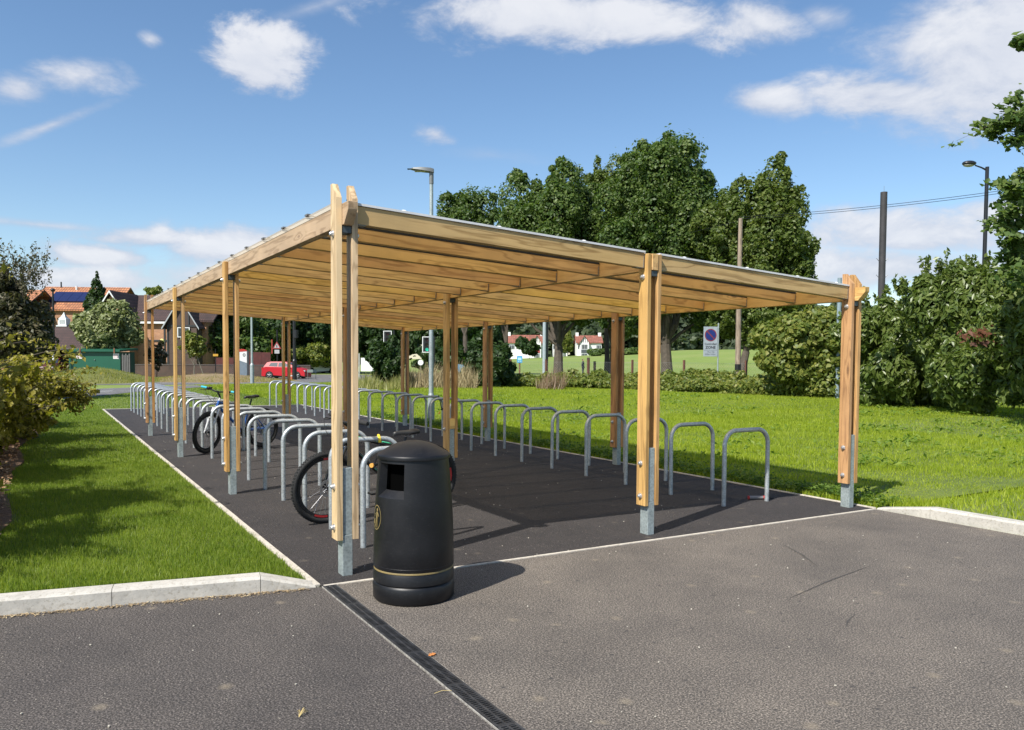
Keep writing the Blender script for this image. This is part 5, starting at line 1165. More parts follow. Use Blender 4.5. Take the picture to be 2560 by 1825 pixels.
# poles on the right
p = base_at(1642, d=42); e = empty('telegraph_pole', tuple(p), 0, 'old weathered wooden pole behind the brambles, in front of the tall trees', 'pole'); 
PW = wood('pole_wood', 'z', (.15, .11, .075), (.30, .235, .17)); MB().tube([(0, 0, 0), (-.02, 0, 4.5), (0, 0, 8.95)], [.155, .135, .105], 12).build('pole', PW, e); MB().tube([(0, 0, 1.05), (0, 0, 1.42)], .165, 12).build('dark_band', BLACKM, e)
p = base_at(1957, d=35); e = empty('dark_pole', tuple(p), 0, 'thick dark grey flat-topped pole behind the right-hand shrubs', 'pole'); MB().tube([(0, 0, 0), (0, 0, 8.88)], .140, 20).build('pole', flat('pole_dark', (.035, .033, .036), .7, 0, .3, 3), e); MB().tube([(0, 0, 8.881), (0, 0, 9.14)], .008, 5).build('rod', LAMPH, e)
for z in (6.05, 5.35):
    for s in (-1, 1): MB().tube([(s*.14*RGT[0], s*.14*RGT[1], z-.12), (s*.25*RGT[0], s*.25*RGT[1], z)], .012, 5).build('step_bolt', LAMPH, e)
p = base_at(2183, d=35); e = empty('street_lamp', tuple(p), -YAW, 'tall black street lamp with an oval lantern at the top right', 'street lamp'); MB().tube([(0, 0, 0), (0, 0, 9.98)], [.10, .075], 14).build('column', BLACKM, e); MB().tube([(0, 0, 9.83), (-.25, 0, 9.95), (-.52, 0, 10.04)], [.045, .035, .03], 8).build('arm', BLACKM, e); 
MB().sphere((-.78, 0, 10.12), .30, 14, (1.0, .62, .40)).build('lantern', BLACKM, e); MB().sphere((-.80, 0, 10.055), .25, 12, (.95, .6, .34)).build('lens', flat('lens_pale', (.38, .36, .32), .25), e)
p = base_at(1864, d=34.5); e = column('signal_pole', p, 5.15, .085, .085, flat('pole_bluegrey', (.20, .26, .29), .5), 'blue-grey pole just left of the right corner post', 'pole')
# overhead cable
a, b = pt(1641, 487, 42), pt(2420, 402, 30); m = MB()
for off in (0, .10): m.tube([tuple(a+(b-a)*t+np.array([0, 0, -.9*4*t*(1-t)*.22+off])) for t in [i/16 for i in range(17)]], .011, 5)
o = m.build('overhead_cable', BLACKM); tag(o, 'pair of thin overhead cables running from the wooden pole to the right edge', 'cable')
m = MB(); a, b = pt(1641, 492, 42), pt(1360, 560, 58); m.tube([tuple(a+(b-a)*t) for t in (0, .5, 1)], .009, 5); o = m.build('overhead_cable', BLACKM); tag(o, 'thin cable running left from the wooden pole into the trees', 'cable')
# parking zone sign
p = base_at(1597, d=43.5); e = empty('zone_sign', tuple(p), -YAW+.12, 'controlled parking zone sign with a blue no-waiting roundel on a pale post', 'road sign')
MB().tube([(0, 0, 0), (0, 0, 3.62)], .038, 10).build('pole', GALVP, e)
x0, x1 = -.84, -.055; zt_, zb_ = 3.42, 1.82; cxm = (x0+x1)/2; pn = MB().b2((x0, -.06, zb_), (x1, -.045, zt_)).build('sign_plate', flat('sign_white', (.30, .34, .37), .5), e, bevel=.004)
m = MB(); n = 40; m.add([(cxm+R_*math.cos(2*PI*k/n), -.0625, zt_-.45+R_*math.sin(2*PI*k/n)) for R_ in (.335, .285) for k in range(n)], [(k, (k+1) % n, n+(k+1) % n, n+k) for k in range(n)])
m.box((cxm, -.0665, zt_-.45), (.60, .002, .055), Matrix.Rotation(math.radians(45), 3, 'Y')); m.build('roundel_red', flat('roundel_red', (.20, .03, .03), .5), pn, smooth=False)
m = MB(); m.add([(cxm+.284*math.cos(2*PI*k/n), -.0640, zt_-.45+.284*math.sin(2*PI*k/n)) for k in range(n)], [tuple(range(n))]); m.build('roundel_blue', flat('roundel_blue', (.010, .025, .14), .5), pn, smooth=False)
def text(s, size, loc, mat, parent, rot=(PI/2, 0, 0), bold=0.):
    cu = bpy.data.curves.new('lettering', 'FONT'); cu.body = s; cu.size = size; cu.align_x = 'CENTER'; cu.align_y = 'CENTER'; cu.extrude = .001; cu.offset = bold; cu.resolution_u = 3
    o = bpy.data.objects.new('tmp', cu); C.objects.link(o); bpy.context.view_layer.update(); me = bpy.data.meshes.new_from_object(o.evaluated_get(bpy.context.evaluated_depsgraph_get())); bpy.data.objects.remove(o)
    me.materials.clear(); me.materials.append(mat); return link_mesh('lettering', me, parent, loc, rot)
INK = flat('ink', (.02, .02, .03), .6)
text('Controlled', .150, (cxm, -.064, zt_-.93), INK, pn, bold=.003); text('ZONE', .20, (cxm, -.064, zt_-1.12), INK, pn, bold=.006); text('Mon - Sat', .10, (cxm+.03, -.064, zt_-1.36), INK, pn); text('8.30am - 6.30pm', .085, (cxm, -.064, zt_-1.48), INK, pn)
MB().b2((x0+.02, -.0635, zt_-1.265), (x1-.02, -.0620, zt_-1.255)).build('rule', INK, pn, smooth=False)
# grey-blue post and blue board near the forked tree
p = base_at(1211, d=54); e = column('lamp_column', p, 9., .13, .11, flat('post_lightgrey', (.30, .35, .37), .5), 'pale grey lamp column left of the forked tree trunk', 'lamp column'); MB().tube([(.19, .1, 0), (.19, .1, 9)], .07, 8).build('dark_pole', BLACKM, e)
p = base_at(1156, d=60); e = empty('park_sign', tuple(p), -YAW, 'bright blue park sign on a brown post at the edge of the field', 'sign'); MB().tube([(0, 0, 0), (0, 0, 1.5)], .07, 6).build('post', flat('post_brown', (.16, .08, .045), .8), e); MB().b2((-.20, -.08, 1.35), (.20, -.03, 1.86)).build('panel', flat('panel_cyan', (.05, .30, .55), .45), e)
m = MB(); m.b2((-.13, -.084, 1.55), (.13, -.081, 1.74)); m.b2((-.13, -.084, 1.42), (-.02, -.081, 1.49)); m.b2((.03, -.084, 1.42), (.13, -.081, 1.49)); m.build('print', flat('panel_pale', (.35, .60, .75), .5), e, smooth=False)
# fence of the field: posts and chain link behind the brambles
FP = [(1136, 47.6), (1215, 47), (1309, 46.2), (1407, 45), (1522, 43), (1660, 40.5), (1780, 38)]
e = empty('field_fence', tuple(base_at(1407, d=45)), 0, 'rusty-posted chain link fence behind the bramble hedge', 'fence'); B0 = np.array(e.location); RP = flat('rust_post', (.13, .055, .035), .8, 0, .3, 6); WR = flat('wire_grey', (.25, .26, .25), .5, .5, .1, 5)
Q = []
for (x, d) in FP:
    q = base_at(x, d=d+2.8)-B0; Q.append(q); MB().b2((q[0]-.05, q[1]-.05, 0), (q[0]+.05, q[1]+.05, 1.62)).build('fence_post', RP, e)
m = MB()
for a, b in zip(Q[:-1], Q[1:]):
    n = int(np.linalg.norm(b-a)/.14)
    for k in range(-9, n):
        for s in (0, 1):
            t0, t1 = (k, k+9) if s == 0 else (k+9, k); c0, c1 = np.clip(t0/n, 0, 1), np.clip(t1/n, 0, 1); z0 = 1.45*(abs(c0*n-k)/9 if s == 0 else abs((k+9)-c0*n)/9); 
            f = lambda c_: (c_*n-k)/9 if s == 0 else 1-(c_*n-k)/9 if False else (c_*n-k)/9
            za = 1.45*f(c0) if s == 0 else 1.45*(1-0)-1.45*0-0 if False else 1.45*f(c0); zb2 = 1.45*f(c1)
            if s == 1: za, zb2 = 1.45*(1-f(c0)), 1.45*(1-f(c1))
            if abs(c0-c1) < 1e-6: continue
            A_ = a+(b-a)*c0; B_ = a+(b-a)*c1; m.tube([(A_[0], A_[1], max(0, za)), (B_[0], B_[1], max(0, zb2))], .0035, 3, False)
    for z in (.1, 1.46): m.tube([(a[0], a[1], z), (b[0], b[1], z)], .005, 4, False)
o = m.build('chain_link', WR, e, smooth=False); o['kind'] = 'stuff'
# a few dark posts and a walker in the field
for (x, d, h, lab) in ((1130, 62, 1.35, 'short dark post at the left end of the field edge'), (1309, 52, 1.75, 'dark brown post in the field, left of the middle right post'), (1323, 60, 1.5, 'thin dark post right of the brown one in the field')):
    p = base_at(x, d=d); e = MB().b2((-.09, -.09, 0), (.09, .09, h)).build('field_post', flat('post_dark_%d' % x, (.06, .04, .03), .8), None, tuple(p), (0, 0, -YAW), bevel=.01); tag(e, lab, 'post')
def person(p, rz, lab, h=1.7, coat=(.03, .035, .05), leg=(.02, .02, .025)):
    e = empty('person', tuple(p), rz, lab, 'person'); me = bpy.data.meshes.new('body'); s = h/1.75
    V = [(0, 0, .95), (0, 0, 1.15), (0, 0, 1.42), (0, 0, 1.54), (0, 0, 1.64), (.09, 0, .90), (.11, .04, .50), (.11, 0, .06), (.11, -.12, .03), (-.09, 0, .90), (-.11, -.04, .50), (-.11, .02, .06), (-.11, -.10, .03), (.19, 0, 1.40), (.24, .02, 1.12), (.24, -.06, .86), (-.19, 0, 1.40), (-.24, .02, 1.12), (-.24, -.06, .86)]
    E_ = [(0, 1), (1, 2), (2, 3), (3, 4), (0, 5), (5, 6), (6, 7), (7, 8), (0, 9), (9, 10), (10, 11), (11, 12), (2, 13), (13, 14), (14, 15), (2, 16), (16, 17), (17, 18)]
    Rd = [.13, .13, .16, .055, .10, .10, .07, .05, .04, .10, .07, .05, .04, .065, .05, .04, .065, .05, .04]
    me.from_pydata([tuple(c_*s for c_ in v) for v in V], E_, []); o = link_mesh('body', me, e); sk = o.modifiers.new('skin', 'SKIN')
    for i, r_ in enumerate(Rd): me.skin_vertices[0].data[i].radius = (r_*s, r_*s*.8)
    me.skin_vertices[0].data[0].use_root = True; ss = o.modifiers.new('sub', 'SUBSURF'); ss.levels = ss.render_levels = 1; me.materials.append(flat(lab[:20], coat, .8))
    MB().sphere((0, -.01, 1.66*s), .095*s, 10, (.85, .95, 1.15)).build('head', flat('skin_tone', (.45, .28, .20), .6), e); MB().sphere((0, .015, 1.70*s), .10*s, 10, (.9, .95, .95)).build('hair', flat('hair', (.10, .07, .05), .8), e); return e
person(base_at(1297, d=75), .5, 'person in dark clothes walking on the field, seen between the middle posts', 1.65)

# ------------------------------------------------------------------ buildings and walls (far left)
def brickmat(name, c1, c2, mortar, sc=1., bw=.215, rh=.075):
    m, t, b = newmat(name); tcn = N(t, 'ShaderNodeTexCoord'); g = N(t, 'ShaderNodeNewGeometry'); br = N(t, 'ShaderNodeTexBrick'); sx = N(t, 'ShaderNodeSeparateXYZ'); L(t, tcn.outputs['Object'], sx.inputs[0]); cb = N(t, 'ShaderNodeCombineXYZ'); L(t, M_(t, 'ADD', sx.outputs[0], sx.outputs[1]), cb.inputs[0]); L(t, sx.outputs[2], cb.inputs[1]); L(t, cb.outputs[0], br.inputs['Vector'])
    br.inputs['Scale'].default_value = sc; br.inputs['Brick Width'].default_value = bw; br.inputs['Row Height'].default_value = rh; br.inputs['Mortar Size'].default_value = .012; br.inputs['Color1'].default_value = (*c1, 1); br.inputs['Color2'].default_value = (*c2, 1); br.inputs['Mortar'].default_value = (*mortar, 1)
    f = noise(t, .9, 4, .6, tcn.outputs['Object']); w = ramp(t, f, [(.3, (.8, .8, .8)), (.7, (1.2, 1.18, 1.15))]); L(t, mixc_(t, 1., br.outputs['Color'], w, 'MULTIPLY'), b.inputs['Base Color']); b.inputs['Roughness'].default_value = .9; bump(t, b, br.outputs['Fac'], -.5, .01); return m
BR_OR = brickmat('brick_orange', (.42, .17, .07), (.30, .11, .05), (.38, .30, .22)); BR_DK = brickmat('brick_dark', (.07, .032, .025), (.035, .02, .017), (.11, .09, .075))
BR_RED = flat('hoarding_red', (.075, .015, .012), .7, 0, .35, 2)
def tilemat(name, c1, c2, c3, bw=.3, rh=.28):
    m, t, b = newmat(name); tcn = N(t, 'ShaderNodeTexCoord'); br = N(t, 'ShaderNodeTexBrick'); sx = N(t, 'ShaderNodeSeparateXYZ'); L(t, tcn.outputs['Object'], sx.inputs[0]); cb = N(t, 'ShaderNodeCombineXYZ'); L(t, sx.outputs[0], cb.inputs[0]); L(t, sx.outputs[2], cb.inputs[1]); L(t, cb.outputs[0], br.inputs['Vector']); br.offset = 0.
    br.inputs['Scale'].default_value = 1; br.inputs['Brick Width'].default_value = bw; br.inputs['Row Height'].default_value = rh; br.inputs['Mortar Size'].default_value = .045; br.inputs['Mortar Smooth'].default_value = .6; br.inputs['Color1'].default_value = (*c1, 1); br.inputs['Color2'].default_value = (*c2, 1); br.inputs['Mortar'].default_value = (*c3, 1)
    f = noise(t, .7, 5, .65, tcn.outputs['Object']); w = ramp(t, f, [(.3, (.75, .75, .75)), (.7, (1.25, 1.22, 1.2))]); L(t, mixc_(t, 1., br.outputs['Color'], w, 'MULTIPLY'), b.inputs['Base Color']); b.inputs['Roughness'].default_value = .85; bump(t, b, br.outputs['Fac'], -.8, .04); return m
T_OR = tilemat('tiles_orange', (.46, .20, .09), (.33, .13, .06), (.10, .05, .03)); T_DK = tilemat('tiles_brown', (.085, .045, .04), (.055, .032, .03), (.03, .02, .018), .2, .16); T_RED = tilemat('tiles_red', (.28, .10, .065), (.20, .075, .05), (.10, .05, .04), .5, .5)
LAMPH2 = flat('bargeboard_grey', (.34, .36, .37), .6)
GLASS = flat('window_glass', (.03, .04, .05), .12, 0, .2, 2); RENDER = flat('white_render', (.72, .72, .70), .8, 0, .05, .5); TIMB = flat('black_timber', (.025, .028, .03), .7); UPVC = flat('white_frame', (.70, .72, .72), .4, 0, .04, 3)
def frame_at(name, x, d, lab, cat, rot=0., z=0.):
    p = pt(x, 800, d); return empty(name, (p[0], p[1], z), -YAW+rot, lab, cat)
def gable_roof(x0, x1, y0, y1, ze, zr, mat, parent, axis='x', ov=.3, th=.18, name='roof'):
    m = MB()
    if axis == 'x':   # ridge along x, slopes face -y and +y
        ym = (y0+y1)/2; A, B = x0-ov, x1+ov; sl = (zr-ze)/(ym-y0); ze2 = ze-sl*ov
        m.hexa([(A, y0-ov, ze2), (B, y0-ov, ze2), (B, ym, zr), (A, ym, zr), (A, y0-ov, ze2+th), (B, y0-ov, ze2+th), (B, ym, zr+th), (A, ym, zr+th)]); m.hexa([(A, ym+.001, zr), (B, ym+.001, zr), (B, y1+ov, ze2), (A, y1+ov, ze2), (A, ym+.001, zr+th), (B, ym+.001, zr+th), (B, y1+ov, ze2+th), (A, y1+ov, ze2+th)])
    else:
        xm = (x0+x1)/2; A, B = y0-ov, y1; sl = (zr-ze)/(xm-x0); ze2 = ze-sl*ov
        m.hexa([(x0-ov, A, ze2), (xm, A, zr), (xm, B, zr), (x0-ov, B, ze2), (x0-ov, A, ze2+th), (xm, A, zr+th), (xm, B, zr+th), (x0-ov, B, ze2+th)]); m.hexa([(xm+.001, A, zr), (x1+ov, A, ze2), (x1+ov, B, ze2), (xm+.001, B, zr), (xm+.001, A, zr+th), (x1+ov, A, ze2+th), (x1+ov, B, ze2+th), (xm+.001, B, zr+th)])
    return m.build(name, mat, parent, smooth=False)
def window(parent, x0, x1, z0, z1, y, cols=2, bars=0, fm=UPVC):
    m = MB(); t_ = .07
    m.b2((x0, y-.06, z0), (x0+t_, y, z1)); m.b2((x1-t_, y-.06, z0), (x1, y, z1)); m.b2((x0+t_+.001, y-.06, z0), (x1-t_-.001, y, z0+t_)); m.b2((x0+t_+.001, y-.06, z1-t_), (x1-t_-.001, y, z1))
    for c_ in range(1, cols): xc = x0+(x1-x0)*c_/cols; m.b2((xc-.03, y-.055, z0+t_), (xc+.03, y-.001, z1-t_))
    w = m.build('window', fm, parent, smooth=False); MB().b2((x0+.02, y-.03, z0+.02), (x1-.02, y-.01, z1-.02)).build('pane', GLASS, w, smooth=False); return w
# orange tiled house with solar panels
s = 92/1792.; e = frame_at('tiled_house', 155, 92, 'house with an orange pantile roof and a row of dark solar panels', 'house', .06)
xa, xb = (109-197)*s, (291-197)*s; MB().b2((xa+.3, 0, 0), (xb-.3, 9, 6.95)).build('wall', BR_OR, e, smooth=False); gable_roof(xa, xb, 0, 9, 7.0, 9.75, T_OR, e)
MB().prism([(0, 6.951), (9, 6.951), (4.5, 9.6)], xa+.3, xa+.5, 'x').build('gable_end', flat('gable_tile', (.25, .10, .055), .8), e, smooth=False)
for k in range(5):
    x = (142-197)*s+k*1.05; zz0, zz1 = 7.75, 8.95; yy = lambda z: (z-7.0)/(9.75-7.0)*4.5-.12
    MB().hexa([(x, yy(zz0), zz0+.16), (x+1.02, yy(zz0), zz0+.16), (x+1.02, yy(zz1), zz1+.16), (x, yy(zz1), zz1+.16), (x, yy(zz0)-.05, zz0+.26), (x+1.02, yy(zz0)-.05, zz0+.26), (x+1.02, yy(zz1)-.05, zz1+.26), (x, yy(zz1)-.05, zz1+.26)]).build('solar_panel', flat('solar_%d' % k, (.018, .025, .085), .25, .2), e, smooth=False)
MB().tube([(-.9, 3.9, 9.2), (-.9, 3.9, 10.0)], .10, 6).build('flue', UPVC, e); MB().tube([(-2.9, 4.4, 9.8), (-2.9, 4.4, 10.5)], .08, 6).build('vent', TIMB, e)
for x in (-3.4, -1., 1.6): window(e, x, x+1.2, 4.2, 5.6, -.001)
e = frame_at('tiled_house', 22, 88, 'end of another orange-brown tiled house at the far left', 'house', -.05); MB().b2((-4, 0, 0), (1.2, 8, 6.6)).build('wall', BR_OR, e, smooth=False); gable_roof(-4, 1.2, 0, 8, 6.6, 9.0, T_OR, e); window(e, -1, .2, 4, 5.4, -.001)
# brown hip-roofed garage with a white cupola
s = 76/1792.; e = frame_at('garage', 116, 76, 'dark brown hipped roof garage with a white cupola', 'garage')
MB().b2((-2.6, .05, 0), (-2.3, 6, 2.35)).build('wall', BR_DK, e, smooth=False); MB().b2((2.8, .05, 0), (3.1, 6, 2.35)).build('wall', BR_DK, e, smooth=False); MB().b2((-2.3, 5.7, 0), (2.8, 6, 2.35)).build('wall', BR_DK, e, smooth=False)
MB().add([(-3.0, -.3, 2.4), (3.5, -.3, 2.4), (3.5, 6.3, 2.4), (-3.0, 6.3, 2.4), (-.62, 2.9, 4.85), (-.2, 2.9, 4.85)], [(0, 1, 5, 4), (1, 2, 5), (2, 3, 4, 5), (3, 0, 4), (3, 2, 1, 0)]).build('roof', T_DK, e, smooth=False); MB().b2((-3.0, -.36, 2.28), (3.5, -.302, 2.42)).build('gutter', flat('gutter_grey', (.10, .10, .10), .5), e, smooth=False)
cup = MB().b2((-.80, 2.5, 4.62), (-.02, 3.3, 5.30)).build('cupola', UPVC, e, smooth=False); MB().lathe([(.52, 5.301), (.30, 5.50), (.14, 5.72), (.03, 5.95)], 4, (-.41, 2.9, 0), a0=PI/4).build('cupola_roof', flat('lead_grey', (.42, .47, .48), .5), cup, smooth=False)
m = MB()
for k in range(5): m.b2((-.66, 2.46, 4.80+.09*k), (-.16, 2.498, 4.85+.09*k))
m.build('louvres', flat('louvre', (.5, .52, .52), .6), cup, smooth=False); MB().b2((-.92, 2.38, 4.55), (.10, 3.42, 4.66)).build('cupola_base', UPVC, cup, smooth=False)
# brick house with steep gables
s = 72/1792.; e = frame_at('brick_house', 250, 72, 'brick house with a brown tiled roof, white bargeboards and a half-timbered gable', 'house')
xr = (445-250)*s; MB().b2((-1.45, 1.5, 0), (xr, 9, 4.95)).build('wall', BR_OR, e, smooth=False); gable_roof(-.6, xr+.5, 1.5, 9, 5.0, 7.35, T_DK, e)
wg = MB().b2((-1.55, .0, 0), (1.55, 1.499, 4.95)).build('wall', BR_OR, e, smooth=False); MB().prism([(-1.5, 4.951), (1.5, 4.951), (0, 7.2)], .0, 4.5, 'x' if False else 'y').build('gable_wall', BR_OR, e, smooth=False); gable_roof(-1.55, 1.55, 0.02, 5.0, 5.0, 7.40, T_DK, e, 'y', .30, .14)
for sgn in (-1, 1):
    m = MB(); m.hexa([(sgn*1.95, -.42, 4.28), (sgn*1.95, -.36, 4.28), (0+sgn*.002, -.36, 7.34), (sgn*.002, -.42, 7.34), (sgn*1.95, -.42, 4.46), (sgn*1.95, -.36, 4.46), (sgn*.002, -.36, 7.52), (sgn*.002, -.42, 7.52)]); m.build('bargeboard', UPVC, e, smooth=False)
MB().b2((1.9, 1.14, 4.66), (4.75, 1.22, 4.84)).build('gutter', UPVC, e, smooth=False)
for (x0, x1, z0, z1) in ((3.98, 4.12, .0, 4.6), (4.70, 4.86, 0, 4.6), (2.6, 4.69, 3.05, 3.2), (2.6, 4.69, 2.0, 2.15), (2.9, 3.02, 2.16, 4.6)): MB().b2((x0, 1.44, z0), (x1, 1.499, z1)).build('timber_stud', TIMB, e, smooth=False)
g0, g1 = (370-250)*s, (436-250)*s; gm_ = (g0+g1)/2
MB().b2((g0, .2, 0), (g1, 1.499, 4.6)).build('wall', BR_DK, e, smooth=False); MB().prism([(g0, 4.601), (g1, 4.601), (gm_, 6.75)], .2, 5.0, 'y').build('gable_wall', flat('gable_brown', (.06, .04, .035), .8), e, smooth=False); gable_roof(g0, g1, .22, 5.2, 4.62, 6.80, T_DK, e, 'y', .28, .14)  # dark brick on this wall paints in the shade it stands in
for sgn in (-1, 1): m = MB(); hw = (g1-g0)/2+.34; m.hexa([(gm_+sgn*hw, -.18, 4.05), (gm_+sgn*hw, -.12, 4.05), (gm_+sgn*.002, -.12, 6.78), (gm_+sgn*.002, -.18, 6.78), (gm_+sgn*hw, -.18, 4.24), (gm_+sgn*hw, -.12, 4.24), (gm_+sgn*.002, -.12, 6.96), (gm_+sgn*.002, -.18, 6.96)]); m.build('bargeboard', LAMPH2, e, smooth=False)
for (x0, x1, z0, z1) in ((g0, g1, 4.35, 4.52), (g0, g0+.14, 0, 4.34), (gm_-.07, gm_+.07, 4.53, 6.4), (gm_-.7, gm_-.58, 4.53, 5.6), (gm_+.58, gm_+.7, 4.53, 5.6)): MB().b2((x0, .14, z0), (x1, .199, z1)).build('timber_stud', TIMB, e, smooth=False)
window(e, gm_-.35, gm_+.75, 3.4, 4.3, .139, 2); window(e, -.5, .5, 3.4, 4.5, -.001); window(e, -.75, .15, 1.0, 1.9, -.001)
ch = MB().b2((5.1, 4.9, 6.6), (5.7, 5.5, 8.0)).build('chimney', BR_OR, e, smooth=False); MB().tube([(5.25, 5.2, 8.0), (5.25, 5.2, 8.45)], .12, 8).build('chimney_pot', flat('pot', (.35, .13, .07), .8), ch)
MB().prism([(2.9, 1.55), (4.0, 1.55), (3.8, 1.28), (3.15, 1.22)], 1.0, 1.4, 'y').build('awning', flat('awning_green', (.02, .16, .08), .6), e, smooth=False)
# green site cabin
s = 58/1792.; e = frame_at('green_cabin', 211, 57, 'dark green metal cabin with two white notices behind the grass mound', 'cabin', .04)
GM = flat('cabin_green', (.008, .085, .048), .45, 0, .08, 1.5); xa, xb = (155-211)*s, (266-211)*s
MB().b2((xa, 0, .0), (xb, 2.4, 1.98)).build('body', GM, e, bevel=.02); MB().hexa([(xa-.18, -.22, 1.985), (xb+.05, -.22, 1.985), (xb+.2, 2.5, 2.12), (xa-.05, 2.5, 2.12), (xa-.18, -.22, 2.12), (xb+.05, -.22, 2.12), (xb+.2, 2.5, 2.27), (xa-.05, 2.5, 2.27)]).build('roof', GM, e, smooth=False)
for x in ((183-211)*s, (256-211)*s): MB().b2((x-.04, -.26, 1.86), (x+.04, -.223, 2.24)).build('bracket', flat('bracket_rust_%d' % int(x*9), (.18, .08, .04), .8), e)
for x in ((178-211)*s, (256.5+8-211)*s-.25):
    n_ = MB().b2((x-.2, -.02, 1.48), (x+.2, -.004, 1.86)).build('notice', WHITEP, e, smooth=False); m = MB()
    for k in range(3):
        for q in range(6): m.b2((x-.17+.12*k, -.0235, 1.53+.05*q), (x-.08+.12*k, -.0215, 1.548+.05*q))
    m.build('notice_print', flat('print_red', (.45, .12, .12), .6), n_, smooth=False)
MB().sphere((0, -.03, 1.4), .04, 8).build('handle', CHROME, e)
# timber pallet and bollard beside the cabin
p = base_at(279, d=57); m = MB()
for k in range(5): m.b2((-.25+.12*k, 0, 0), (-.17+.12*k, .05, 1.85-.1*(k % 2)))
e = m.build('slatted_gate', flat('slat_grey', (.12, .115, .11), .8), None, tuple(p), (0, 0, -YAW), smooth=False); tag(e, 'narrow weathered slatted panel right of the green cabin', 'gate')
# low dark brick wall
e = frame_at('garden_wall', 262, 66.5, 'long low dark brick wall in front of the houses', 'wall'); s = 66.5/1792.
MB().b2((0, 0, 0), ((690-262)*s, .23, .98)).build('wall', BR_DK, e, smooth=False); MB().b2((-.02, -.03, .981), ((690-262)*s, .26, 1.04)).build('coping', flat('coping', (.10, .085, .08), .8), e, smooth=False)
e = frame_at('hoarding', 478, 68.5, 'dark red hoarding above the brick wall, left of the red car', 'hoarding'); s = 68.5/1792.
for k in range(6): MB().b2((k*.79, 0, 0), (k*.79+.78, .05, 1.62 if k < 2 else 2.18-.02*k)).build('hoarding_panel', BR_RED, e, smooth=False)
# road bits: sign panel and small posts
p = base_at(478, d=64); e = empty('small_signs', tuple(p), -YAW, 'thin black post with an orange plate above the low wall', 'road sign'); MB().tube([(.05, 0, 0), (.05, 0, 2.3)], .04, 8).build('pole', BLACKM, e); MB().b2((-.12, -.07, 1.72), (.28, -.045, 1.9)).build('plate', flat('plate_orange', (.5, .28, .03), .5), e)
p = base_at(120.5, d=56); e = column('lamp_column', p, 6.2, .085, .06, BLACKM, 'tall thin black column in front of the orange roof', 'lamp column'); MB().sphere((0, 0, 6.22), .17, 8, (1, 1, .7)).build('cap', BLACKM, e); MB().b2((-.09, -.12, 1.35), (.09, -.09, 1.75)).build('plate', WHITEP, e)
p = base_at(648, d=58); e = empty('barrier_post', tuple(p), 0, 'short orange and white post beside the dark column', 'bollard'); MB().tube([(0, 0, 0), (0, 0, .55)], .09, 10).build('post', flat('post_orange', (.55, .15, .07), .6), e); MB().tube([(0, 0, .30), (0, 0, .38)], .093, 10).build('band', WHITEP, e)
p = base_at(683, d=61.5); e = empty('street_name_sign', tuple(p), -YAW, 'low grey name sign on two legs right of the red car', 'sign'); MB().b2((0, -.02, .52), (.72, .02, .74)).build('plate', flat('plate_grey', (.16, .2, .18), .5), e)
for x in (.05, .67): MB().tube([(x, 0, 0), (x, 0, .6)], .02, 6).build('leg', LAMPH, e)

